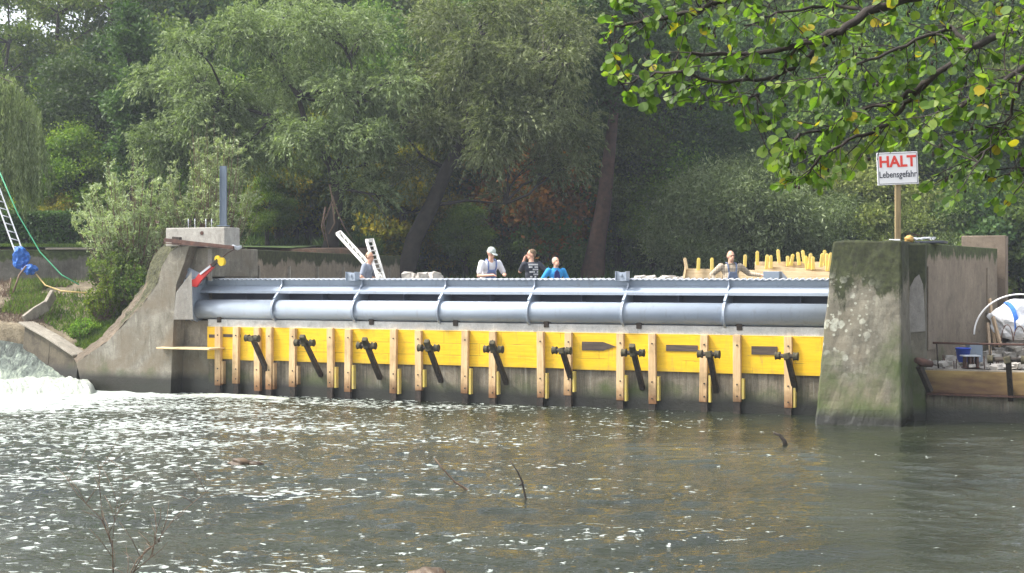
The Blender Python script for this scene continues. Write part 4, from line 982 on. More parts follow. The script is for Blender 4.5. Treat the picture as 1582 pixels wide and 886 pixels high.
# ---------------------------------------------------------------- leaves
def leaf_quads(C, D, ln, wd, r_, fold=0.0):
    """C centres (n,3), D long directions (n,3) -> rhombic leaves"""
    n = len(C); D = D/np.linalg.norm(D, axis=1, keepdims=True); q = r_.normal(size=(n, 3)); S_ = np.cross(D, q); S_ /= np.linalg.norm(S_, axis=1, keepdims=True)+1e-9
    l = (ln*r_.uniform(.7, 1.3, n))[:, None]/2; w_ = (wd*r_.uniform(.7, 1.3, n))[:, None]/2
    V = np.stack([C-D*l, C+S_*w_-D*l*.15, C+D*l, C-S_*w_-D*l*.15], 1).reshape(-1, 3)
    return V, np.arange(n*4).reshape(-1, 4)
def unit(r_, n): q = r_.normal(size=(n, 3)); return q/np.linalg.norm(q, axis=1, keepdims=True)
def clumps_leaves(cl, n, ln, wd, r_, droop=0., up=0., spray=None):
    """cl: (centre, radius vec, weight) list"""
    ws = np.array([c[2] for c in cl]); k = r_.choice(len(cl), n, p=ws/ws.sum())
    C = np.array([tuple(c[0]) for c in cl])[k]; Rr = np.array([tuple(c[1]) for c in cl])[k]
    rad = r_.uniform(0, 1, n)**.45
    off = unit(r_, n)*rad[:, None]
    Pp = C+off*Rr*(1+.25*r_.normal(size=(n, 1))*(rad[:, None] > .8))
    D = unit(r_, n)*.8+off*.7; D[:, 2] += -droop+up
    return leaf_quads(Pp, D, ln, wd, r_)
def limb(b, p0, p1, r0, r1, rr, bend=.15, n=5, sides=6):
    p0, p1 = Vector(p0), Vector(p1); Ln = (p1-p0).length; pts = []; k = Vector((rr.uniform(-1, 1), rr.uniform(-1, 1), rr.uniform(-.3, .8)))*Ln*bend
    for i in range(n+1):
        t_ = i/n; pts.append(p0.lerp(p1, t_)+k*math.sin(t_*math.pi)+Vector((rr.uniform(-1, 1), rr.uniform(-1, 1), rr.uniform(-1, 1)))*Ln*.025*(0 < i < n))
    b.tube(pts, [r0+(r1-r0)*i/n for i in range(n+1)], sides, False); return pts
def make_tree(name, label, cat, base, H, Wd, seed, leaf, nleaf, ln, wd, trunk_pts=None, r0=.3, bark='bark', cb=.3, nclump=40, droop=0., csize=(.12, .22), group=None, lean=(0, 0), stems=1, top=1.0, depth=1.0):
    rr = random.Random(seed); r_ = np.random.default_rng(seed); base = Vector(base)
    t = thing(name, base, label, cat, group); b = MB()
    tp = [base+Vector(q) for q in trunk_pts] if trunk_pts else None
    if tp is None:
        tp = [base+Vector((0, 0, -.3))]
        for i in range(1, 8):
            f_ = i/7*.85; tp.append(base+Vector((lean[0]*f_*H+rr.uniform(-.02, .02)*H, lean[1]*f_*H+rr.uniform(-.02, .02)*H, f_*H)))
    if stems == 1: b.tube(tp, [r0*(1-.85*i/(len(tp)-1))*(1.35 if i == 0 else 1) for i in range(len(tp))], 9, False)
    cl = []
    zc0, zc1 = H*cb, H*top; cz = (zc0+zc1)/2; rz_ = (zc1-zc0)/2
    for i in range(nclump):
        q = r_.normal(size=3); q /= np.linalg.norm(q); q *= r_.uniform(.35, 1)**.5*.86
        f_ = (q[2]+1)/2; sw = 1.0 if q[2] < .2 else 1-.25*(q[2]-.2)
        c = base+Vector((lean[0]*cz+q[0]*Wd/2*sw, lean[1]*cz+q[1]*Wd/2*sw*depth, cz+q[2]*rz_))
        s = rr.uniform(*csize)*min(Wd, H)
        cl.append((c, (s*1.15, s*1.15, s*.75), s**2))
    for c, s, w_ in cl:
        if stems > 1:
            a = rr.uniform(0, 6.28); s0_ = base+Vector((math.cos(a), math.sin(a)*.6, 0))*Wd*.08*rr.random()
            limb(b, s0_, c, r0*.35, r0*.06, rr, .12)
        else:
            zz = max(H*cb*.7, min((c.z-base.z)-abs(c.x-base.x)*.6, H*.8)); best = min(tp[1:], key=lambda p: abs((p.z-base.z)-zz)+.15*(p-c).length)
            pts = limb(b, best, c, r0*.28*(1-.6*(best.z-base.z)/H)+.015, .012, rr, .12)
            for _ in range(2):
                limb(b, pts[3], c+Vector((rr.uniform(-1, 1)*s[0], rr.uniform(-1, 1)*s[1], rr.uniform(-1, 1)*s[2])), .02, .008, rr, .1, 3, 4)
    b.build('trunk', bark, t)
    V, Fq = clumps_leaves(cl, nleaf, ln, wd, r_, droop)
    fast_mesh('crown', V, Fq, leaf, t)
    return t
# --- two big grey-green willows with hand laid trunks
def bigwillow(label, base, trunk, limbs, clumps, seed, nleaf, extra=None):
    rr = random.Random(seed); r_ = np.random.default_rng(seed); t = thing('willow_tree', base, label, 'tree'); b = MB()
    b.tube(trunk, [.34*(1-.75*i/(len(trunk)-1)) for i in range(len(trunk))], 10, False)
    for l_, r0 in limbs: b.tube(l_, [r0*(1-.8*i/(len(l_)-1)) for i in range(len(l_))], 7, False)
    nodes = list(trunk[2:])+[p for l_, _ in limbs for p in l_]
    cl = []
    for (px, py, Yc, rp_) in clumps:
        c = P(px, py, Yc); s = rp_/F*Yc; cl.append((c, (s, s, s*.7), s*s))
        best = min(nodes, key=lambda p: (p-c).length+(.8*max(0, p.z-c.z)))
        pts = limb(b, best, c, .06, .015, rr, .12, 6)
        for _ in range(5): limb(b, pts[rr.choice((3, 4, 5))], c+Vector((rr.uniform(-1, 1)*s, rr.uniform(-1, 1)*s, rr.uniform(-.8, .5)*s)), .022, .006, rr, .12, 4, 4)
    b.build('trunk', 'bark', t)
    # sprays: little drooping sprigs of narrow leaves
    ns = nleaf//14; ws = np.array([c[2] for c in cl]); k = r_.choice(len(cl), ns, p=ws/ws.sum())
    C = np.array([tuple(c[0]) for c in cl])[k]; Rr = np.array([tuple(c[1]) for c in cl])[k]; off = unit(r_, ns)*(r_.uniform(0, 1, ns)**.4)[:, None]
    S0 = C+off*Rr*(1+.2*r_.normal(size=(ns, 1))); D = off*.9+unit(r_, ns)*.5; D[:, 2] += .15; D /= np.linalg.norm(D, axis=1, keepdims=True)
    tt = r_.uniform(0, 1, (ns, 14)); Ls = r_.uniform(.35, .8, ns)
    Pp = S0[:, None]+D[:, None]*(tt*Ls[:, None])[..., None]; Pp[..., 2] -= (tt**2)*Ls[:, None]*.55
    Pp += r_.normal(size=Pp.shape)*.035
    Dd = D[:, None]+r_.normal(size=Pp.shape)*.45; Dd[..., 2] -= tt*1.1
    V, Fq = leaf_quads(Pp.reshape(-1, 3), Dd.reshape(-1, 3), .17, .048, r_)
    fast_mesh('crown', V, Fq, 'lf_willow', t)
    return t
def scatter_px(seed, poly_fn, n, Y0, Y1, rmin, rmax):
    rr = random.Random(seed); out = []
    while len(out) < n:
        q = poly_fn(rr)
        if q: out.append((q[0], q[1], rr.uniform(Y0, Y1), rr.uniform(rmin, rmax)))
    return out
def ell(ex, ey, rx, ry, ylow=1e9):
    def f(rr):
        a, r_ = rr.uniform(0, 6.28), math.sqrt(rr.random()); x, y = ex+rx*r_*math.cos(a), ey+ry*r_*math.sin(a)
        return (x, y) if y < ylow else None
    return f
Yw = 50
cA = scatter_px(1, ell(430, 130, 200, 125), 46, 47, 54, 26, 46)+scatter_px(2, ell(340, 215, 110, 80), 14, 48, 53, 22, 38)+scatter_px(3, ell(585, 230, 60, 100), 10, 48, 52, 20, 32)
bigwillow('broad grey green willow left of centre with a dark leaning trunk behind the gate', P(505, 440, Yw),
  [P(505, 445, Yw), P(508, 400, Yw), P(515, 350, Yw), P(522, 300, Yw), P(512, 255, Yw), P(480, 215, Yw+.5), P(460, 150, Yw+.5)],
  [([P(514, 262, Yw), P(545, 215, Yw-.5), P(555, 150, Yw-.5), P(540, 90, Yw)], .16), ([P(480, 215, Yw), P(420, 180, Yw), P(350, 160, Yw)], .14), ([P(462, 150, Yw), P(420, 90, Yw+1), P(400, 50, Yw+1)], .10), ([P(520, 290, Yw), P(570, 300, Yw-1), P(600, 340, Yw-1)], .07)],
  cA, 21, 118000)
cB = scatter_px(4, ell(755, 110, 150, 120), 44, 47, 54, 24, 42)+scatter_px(5, ell(870, 200, 50, 60), 10, 48, 52, 18, 30)+scatter_px(6, ell(670, 215, 60, 70), 6, 49, 52, 18, 28)+scatter_px(66, ell(780, 255, 90, 45), 6, 49, 53, 16, 24)
bigwillow('tall grey green willow right of centre with a slanting forked trunk', P(625, 435, Yw),
  [P(622, 440, Yw), P(640, 370, Yw), P(668, 315, Yw), P(690, 262, Yw), P(712, 225, Yw), P(727, 180, Yw), P(722, 125, Yw), P(735, 60, Yw)],
  [([P(712, 228, Yw), P(740, 190, Yw), P(790, 180, Yw-.5), P(850, 160, Yw-.5)], .13), ([P(725, 200, Yw), P(760, 205, Yw), P(800, 170, Yw), P(830, 100, Yw)], .10), ([P(690, 262, Yw), P(650, 240, Yw), P(620, 200, Yw)], .09), ([P(668, 318, Yw), P(720, 310, Yw), P(780, 315, Yw)], .08)],
  cB, 22, 112000)
# bare hanging twigs beneath the left willow
for i, pts in enumerate([[(509, 285), (514, 310), (500, 345), (508, 385)], [(509, 290), (520, 325), (530, 350), (524, 392)], [(500, 330), (497, 360), (505, 395)]]):
    pass
b = MB()
for pts in [[(509, 285), (514, 310), (500, 345), (508, 385)], [(512, 300), (520, 325), (532, 352), (545, 372)], [(503, 320), (497, 350), (502, 372)], [(514, 315), (517, 345), (508, 362)]]:
    b.tube([P(x, y, 48.6) for x, y in pts], [.035, .03, .025, .015][:len(pts)], 6)
tag(b.build('hanging_branch', 'twig'), 'bare pale forked branch hanging below the left willow', 'branch')

# --- weeping willow at the far left
def weeping(name, label, Yc, x0, x1, ytop, ybot, seed, nstr, leaf='lf_willow'):
    r_ = np.random.default_rng(seed); t = thing(name, P((x0+x1)/2-40, 440, Yc), label, 'tree')
    b = MB(); bx = (x0+x1)/2-50; b.tube([P(bx, 445, Yc), P(bx, 300, Yc), P(bx+5, ytop+30, Yc)], [.3, .22, .1], 9, False)
    px = r_.uniform(x0, x1, nstr); e = np.clip((px-x0)/(x1-x0), 0, 1); py = ytop+(e**3)*70+r_.uniform(-12, 40, nstr); Yy = Yc+r_.uniform(-2.5, 2.5, nstr)
    Ln = (ybot-py)*r_.uniform(.55, 1, nstr)/F*Yc
    for i in range(0, nstr, 12): b.tube([P(bx+5, ytop+60, Yc), P((bx+px[i])/2, py[i]-15, (Yc+Yy[i])/2), P(px[i], py[i], Yy[i])], [.05, .03, .012], 5, False)
    b.build('trunk', 'bark', t)
    tt = r_.uniform(0, 1, (nstr, 120)); sw = r_.normal(size=nstr)*.25
    X_ = ((px-CX)/F*Yy)[:, None]+sw[:, None]*tt+r_.normal(size=tt.shape)*.03; Y_ = Yy[:, None]+r_.normal(size=tt.shape)*.03
    Z_ = (EYE-(py-HZ)/F*Yy)[:, None]-tt*Ln[:, None]
    C = np.stack([X_, Y_, Z_], -1).reshape(-1, 3); D = r_.normal(size=C.shape)*.3; D[:, 2] -= 1
    V, Fq = leaf_quads(C, D, .16, .04, r_); fast_mesh('crown', V, Fq, leaf, t)
weeping('weeping_willow', 'weeping willow with hanging curtains of leaves at the left edge', 45.5, -70, 64, 110, 335, 71, 330)

# --- silvery willow shrubs on the bank by the left pier
def shrub(label, base, H, Wd, seed, leaf, nst, nl, ln=.13, wd=.035, name='willow_shrub', cat='shrub', spread=1., group=None, stemmat='twig', lower=.15):
    rr = random.Random(seed); r_ = np.random.default_rng(seed); base = Vector(base); t = thing(name, base, label, cat, group); b = MB(); Cs = []; Ds = []
    for i in range(nst):
        a = rr.uniform(0, 6.28); rd = math.sqrt(rr.random())*Wd/2*spread; h = H*(1-.45*(rd/(Wd/2))**1.6)*rr.uniform(.72, 1.03)
        tip = Vector((math.cos(a)*rd, math.sin(a)*rd*.8, h)); p0 = Vector((math.cos(a)*rd*.15, math.sin(a)*rd*.15, 0)); k = Vector((tip.x*.25, tip.y*.25, h*.1))
        f = lambda s: p0.lerp(tip, s)+k*math.sin(s*math.pi)*.6-Vector((0, 0, .0))
        b.tube([base+f(s/6) for s in range(7)], [.02*(1-s/7.5) for s in range(7)], 4, False)
        for j in range(8):
            s = rr.uniform(lower, 1); q = f(s); d = Vector((rr.uniform(-1, 1), rr.uniform(-1, 1), rr.uniform(.0, 1.3))).normalized(); Lt = rr.uniform(.2, .6)*(1.2-s*.6)*min(1, H/3)
            m = nl//8; ts = r_.uniform(0, 1, m); c = np.array(tuple(base+q))+np.outer(ts*Lt, np.array(tuple(d)))+r_.normal(size=(m, 3))*.03; Cs.append(c)
            dd = np.array(tuple(d))+r_.normal(size=(m, 3))*.6; Ds.append(dd)
    b.build('stems', stemmat, t); V, Fq = leaf_quads(np.concatenate(Cs), np.concatenate(Ds), ln, wd, r_); fast_mesh('foliage', V, Fq, leaf, t); return t
shrub('tall silvery willow shrub directly behind the grey steel column', P(328, 440, 40.5), 5.1, 3.0, 31, 'lf_silver', 90, 130, .12, .036)
shrub('wide silvery willow shrub on the bank left of the pale pier block', P(205, 450, 40.6), 4.2, 3.6, 32, 'lf_silver', 120, 130, .12, .036)
shrub('low green shrub sheltering under the left silvery willow', P(180, 470, 39.6), 1.9, 1.9, 33, 'lf_mid', 60, 90, .09, .05)
shrub('small bushy green plant at the foot of the sloping pier', P(160, 498, 39.0), 1.3, 1.1, 34, 'lf_bright', 60, 80, .08, .04)
shrub('reedy brown stemmed plant below the wide silvery shrub', P(170, 470, 39.8), 1.5, .8, 36, 'lf_silver', 60, 60, .12, .02)
shrub('low weedy plant on the grass behind the kerb wall', P(130, 530, 38.3), .7, 1.1, 37, 'lf_bright', 40, 70, .07, .04)
shrub('leafy green plant against the mossy edge of the left pier', P(212, 478, 38.9), 1.3, 1.0, 35, 'lf_mid', 40, 80, .08, .05)
# grass and weeds on the bank
def grassfield(name, f, n, hgt, mat, seed, lean=.35, w_=.02):
    r_ = np.random.default_rng(seed); Cc = f(r_, n); n = len(Cc); D = r_.normal(size=(n, 3))*lean; D[:, 2] = 1; h = hgt*r_.uniform(.4, 1.2, n)[:, None]; D /= np.linalg.norm(D, axis=1, keepdims=True)
    S_ = r_.normal(size=(n, 3)); S_[:, 2] = 0; S_ /= np.linalg.norm(S_, axis=1, keepdims=True)
    V = np.stack([Cc-S_*w_, Cc+S_*w_, Cc+D*h], 1).reshape(-1, 3); return struct(fast_mesh(name, V, np.arange(n*3).reshape(-1, 3), mat), 'stuff')
def bankpts(a0, a1, b0, b1):
    def f(r_, n):
        a = r_.uniform(a0, a1, n); b_ = r_.uniform(b0, b1, n); k = lerp(C, a, b_); keep = vnoise(k[:, 0]*2, k[:, 1]*2, 77) > -.25; return k[keep]
    return f
grassfield('grass', bankpts(1.1, 2.1, 2.9, 4.), 9000, .14, 'lf_grass', 81, .5, .022)
grassfield('grass', bankpts(2.1, 3.9, 2.9, 4.), 3500, .16, 'lf_grass', 82, .5, .022)
grassfield('dry_grass', bankpts(1.05, 3.9, .8, 2.3), 5000, .16, 'hose_y' if False else 'twig', 83, .9, .012)
grassfield('grass', bankpts(1.4, 3.9, 1.2, 2.9), 5200, .2, 'lf_grass', 84, .5, .02)
def hangpts(r_, n):
    x = r_.uniform(-40, 44, n); y = r_.uniform(488, 520, n); return np.array([tuple(P(a, b_, 38.35)) for a, b_ in zip(x, y)])
def lawnpts(r_, n):
    x = r_.uniform(-30, 258, n); Yq = 43.75+r_.uniform(0, 3.0, n); return np.stack([(x-CX)/F*Yq, Yq, 3.82+.03*(Yq-43)], -1)
grassfield('lawn_grass', lawnpts, 12000, .10, 'lf_grass', 85, .4, .02)
def litter(r_, n):
    x = r_.uniform(560, 1100, n); Yq = 53.+r_.uniform(0, 11, n); X_ = (x-CX)/F*Yq; return np.stack([X_, Yq, terrain(X_, Yq)+.03], -1)
r_ = np.random.default_rng(5); cc = litter(r_, 16000); V, Fq = leaf_quads(cc, unit(r_, len(cc))*np.array([1, 1, .25]), .16, .12, r_); struct(fast_mesh('fallen_leaves', V, Fq, 'lf_litter'), 'stuff')
def shorepts(r_, n):
    x = r_.uniform(380, 1320, n); Yq = 52.9+r_.uniform(0, 1, n)**1.5*5; X_ = (x-CX)/F*Yq; k = vnoise(X_*1.5, Yq*1.5, 91) > -.15; X_, Yq = X_[k], Yq[k]; return np.stack([X_, Yq, terrain(X_, Yq)], -1)
grassfield('undergrowth', shorepts, 26000, .45, 'lf_mid', 86, .7, .035)
grassfield('undergrowth', shorepts, 12000, .6, 'lf_dark', 87, .7, .05)
# hedge: dense box of leaves
r_ = np.random.default_rng(9); n = 34000
hx = r_.uniform(-30, 128, n)-110; hx = r_.uniform(-200, 132, n); hy = r_.uniform(49, 50.6, n); hz_ = r_.uniform(4.0, 5.22, n)
t = thing('hedge', P(60, 380, 50), 'dark clipped hedge behind the lawn at the left', 'hedge')
V, Fq = leaf_quads(np.stack([(hx-CX)/F*hy, hy, hz_], -1), unit(r_, n), .13, .09, r_); fast_mesh('foliage', V, Fq, 'lf_dark', t)
b = MB(); b.hexa([P(-200, 385, 49.3), P(130, 385, 49.3), P(130, 385, 50.4), P(-200, 385, 50.4)], [Vector(((x-CX)/F*y, y, 5.1)) for x, y in ((-200, 49.3), (130, 49.3), (130, 50.4), (-200, 50.4))]); b.build('branch_core', 'bark', t)

# --- forest: prototypes then copies
protos = {}
def proto(kind):
    if kind in protos: return protos[kind]
    cfg = dict(dark=('dark_tree', 'lf_dark', 14, 8), mid=('leafy_tree', 'lf_mid', 14, 8.5), bright=('light_green_tree', 'lf_bright', 10, 7), sparse=('slender_tree', 'lf_mid', 17, 5),
               yellow=('yellow_tree', 'lf_yellow', 6, 4.2), orange=('russet_tree', 'lf_orange', 6, 4.5), bush=('bush', 'lf_mid', 3.2, 4), dbush=('dark_bush', 'lf_dark', 3.2, 4.2), wbush=('pale_willow_bush', 'lf_willow', 4.5, 4.5), lbush=('olive_bush', 'lf_olive', 3.6, 4.2))
    return cfg[kind]
def z_at(x, y): return float(terrain(np.array([x]), np.array([y]))[0])
kinds_label = dict(dark='dark green dense tree', mid='mid green leafy tree', bright='light green tree', sparse='tall slender thin-crowned tree', yellow='small yellowing tree', orange='small russet autumn tree', bush='green bush', dbush='dark green bush', wbush='pale grey green bush', lbush='light olive green bush')
kcat = dict(dark='tree', mid='tree', bright='tree', sparse='tree', yellow='tree', orange='tree', bush='bush', dbush='bush', wbush='bush', lbush='bush')
def place(kind, px, Yc, s=1., where='', rot=0, sz=None):
    x = (px-CX)/F*Yc; z = z_at(x, Yc); lab = kinds_label[kind]+' '+where
    if kind not in protos:
        nm, leaf, H, Wd = proto(kind)
        kw = dict(dark=dict(nclump=60, nleaf=46000, ln=.24, wd=.15, cb=.16), mid=dict(nclump=55, nleaf=42000, ln=.24, wd=.15, cb=.2), bright=dict(nclump=45, nleaf=30000, ln=.2, wd=.13, cb=.12),
                  sparse=dict(nclump=34, nleaf=8500, ln=.22, wd=.13, cb=.3, csize=(.14, .24)), yellow=dict(nclump=26, nleaf=8000, ln=.19, wd=.15, cb=.12), orange=dict(nclump=26, nleaf=7000, ln=.2, wd=.16, cb=.15),
                  bush=dict(nclump=26, nleaf=15000, ln=.15, wd=.09, cb=.02, stems=6), dbush=dict(nclump=26, nleaf=15000, ln=.16, wd=.1, cb=.02, stems=6), wbush=dict(nclump=34, nleaf=30000, ln=.15, wd=.045, cb=.02, stems=8, droop=.3), lbush=dict(nclump=36, nleaf=24000, ln=.13, wd=.06, cb=.02, stems=8))[kind]
        t = make_tree(nm, lab, kcat[kind], (x, Yc, z-.1), H, Wd, hash(kind) % 1000 if False else sum(map(ord, kind)), leaf, r0=.28 if 'bush' not in kind else .12, group=None, **kw)
        protos[kind] = t
        t.rotation_euler[2] = rot; t.scale = (s, s, sz or s); return t
    t = dup(protos[kind], (x, Yc, z-.1), lab, None, rot, (s, s, sz or s)); return t
marks = [(-150, 'beyond the left edge'), (20, 'above the left ladder'), (110, 'above the hedge'), (210, 'above the silvery shrub'), (340, 'above the steel column'), (440, 'above the quay wall'), (565, 'above the grey-shirted man'),
         (660, 'left of the white-capped man'), (757, 'above the white-capped man'), (820, 'above the black-shirted man'), (900, 'right of the blue-jacketed man'), (965, 'above the right gate bracket'), (1045, 'left of the board box'), (1130, 'above the plaid-shirted man'),
         (1230, 'above the yellow stakes'), (1330, 'above the pier nose'), (1400, 'above the danger sign'), (1500, 'above the brown end block'), (1600, 'at the right edge'), (1760, 'beyond the right edge')]
used = {}
def where(px, row):
    m = min(marks, key=lambda q: abs(q[0]-px))[1]; k = (m, row); used[k] = used.get(k, 0)+1
    side = ['', ', second', ', third', ', fourth', ', fifth', ', sixth', ', seventh', ', eighth'][used[k]-1]
    return '%s, %s%s' % (m, row, side)
rr = random.Random(12)
for i, px in enumerate(range(340, 1840, 88)):         # front row on the far bank
    k = rr.choice(['mid', 'dark', 'dark']); p_ = px+rr.uniform(-20, 20); place(k, p_, rr.uniform(59, 62), rr.uniform(.72, .92), where(p_, 'front row of trees'), rr.uniform(0, 6))
for i, px in enumerate(range(330, 1860, 100)):
    k = rr.choice(['mid', 'dark', 'bright', 'mid']); p_ = px+rr.uniform(-25, 25); place(k, p_, rr.uniform(70, 76), rr.uniform(1.1, 1.35), where(p_, 'middle row of trees'), rr.uniform(0, 6))
for i, px in enumerate(range(420, 1900, 120)):
    k = rr.choice(['mid', 'dark']); p_ = px+rr.uniform(-30, 30); place(k, p_, rr.uniform(90, 98), rr.uniform(1.4, 1.7), where(p_, 'back row of trees'), rr.uniform(0, 6))
# left part, thin and airy with sky between
for p_, Yc, k, s in ((-60, 62, 'dark', .6), (40, 60, 'dark', .5), (120, 58, 'dark', .62), (195, 60, 'dark', .78), (290, 62, 'mid', .8), (60, 70, 'mid', .42), (150, 72, 'mid', .5), (-30, 78, 'mid', .5), (230, 74, 'mid', .7), (330, 72, 'mid', 1.0)):
    place(k, p_, Yc, s, where(p_, 'lower left row'), rr.uniform(0, 6))
for p_, Yc, s in ((8, 66, .85), (52, 72, 1.0), (95, 68, .95), (140, 74, 1.05), (178, 66, .95), (215, 78, 1.1), (262, 72, 1.05), (300, 68, 1.0), (-40, 70, .9)):
    place('sparse', p_, Yc, s, where(p_, 'sky showing through'), rr.uniform(0, 6))
# autumn colour and undergrowth
for p_, Yc, k, s in ((95, 55, 'yellow', .42), (85, 56.5, 'bright', .5), (430, 56, 'yellow', .75), (415, 54.8, 'bright', .32), (620, 56, 'yellow', .95), (690, 57, 'yellow', .6), (835, 56.5, 'orange', 1.0), (815, 58, 'orange', 1.15), (455, 57.5, 'bright', .55), (720, 55.5, 'bright', .35), (1010, 57, 'bright', .45), (870, 66, 'orange', 2.0)):
    place(k, p_, Yc, s, where(p_, 'low at the wood edge'), rr.uniform(0, 6))
for p_, Yc, k, s in ((960, 58, 'mid', .55), (1040, 59, 'bright', .8), (1140, 61, 'mid', .75), (1230, 60, 'bright', .85), (1330, 58, 'mid', .7), (1420, 60, 'bright', .85), (1520, 59, 'mid', .8), (120, 56, 'bright', .55), (350, 58, 'bright', .8), (480, 58, 'yellow', 1.2), (600, 59, 'bright', .7), (140, 62, 'bright', .95), (30, 64, 'bright', .8), (880, 58, 'yellow', .9), (700, 60, 'yellow', 1.3)):
    place(k, p_, Yc, s, where(p_, 'lit second line'), rr.uniform(0, 6))
for i, px in enumerate(range(400, 1300, 62)):
    k = rr.choice(['bush', 'dbush', 'dbush']); p_ = px+rr.uniform(-15, 15); place(k, p_, rr.uniform(56.5, 60), rr.uniform(.6, 1.05), where(p_, 'under the trees'), rr.uniform(0, 6))
for p_, Yc, k, s in ((1090, 55, 'wbush', 1.15), (1160, 54.5, 'wbush', 1.3), (1235, 54.6, 'wbush', .95), (1290, 54.8, 'wbush', .9), (1345, 54.5, 'lbush', .95), (1405, 55, 'lbush', 1.0), (1452, 54.6, 'wbush', .85), (1500, 55, 'bush', 1.3), (1555, 54.8, 'dbush', 1.5), (1600, 54, 'bush', 1.5), (1320, 56.5, 'lbush', 1.5), (1440, 57, 'bush', 1.7), (1470, 58, 'dark', .6), (1560, 58, 'dark', .65), (1650, 54, 'dbush', 1.6), (1120, 58, 'dark', .6), (1575, 47, 'bush', .5)):
    place(k, p_, Yc, s, where(p_, 'right bank'), rr.uniform(0, 6))
# reddish leaning trunk
t = make_tree('old_tree', 'tall old tree with a reddish ivy-free trunk leaning right of the blue-jacketed man', 'tree', (P(912, 440, 55.5).x, 55.5, 2.6), 13, 7, 88, 'lf_dark', 30000, .2, .12,
   [(0, 0, -.2), (.25, 0, 1.6), (.55, 0, 3.4), (.75, 0, 5.2), (.95, 0, 7), (1.3, 0, 9), (1.3, 0, 11)], .42, 'barkred', .5, 36)
t = make_tree('ivy_tree', 'ivy-clad dark trunk rising high at the upper left', 'tree', (P(203, 400, 52).x, 52, 4.0), 9.5, 1.6, 89, 'lf_dark', 14000, .13, .1, None, .2, 'bark', .18, 40, csize=(.25, .4))

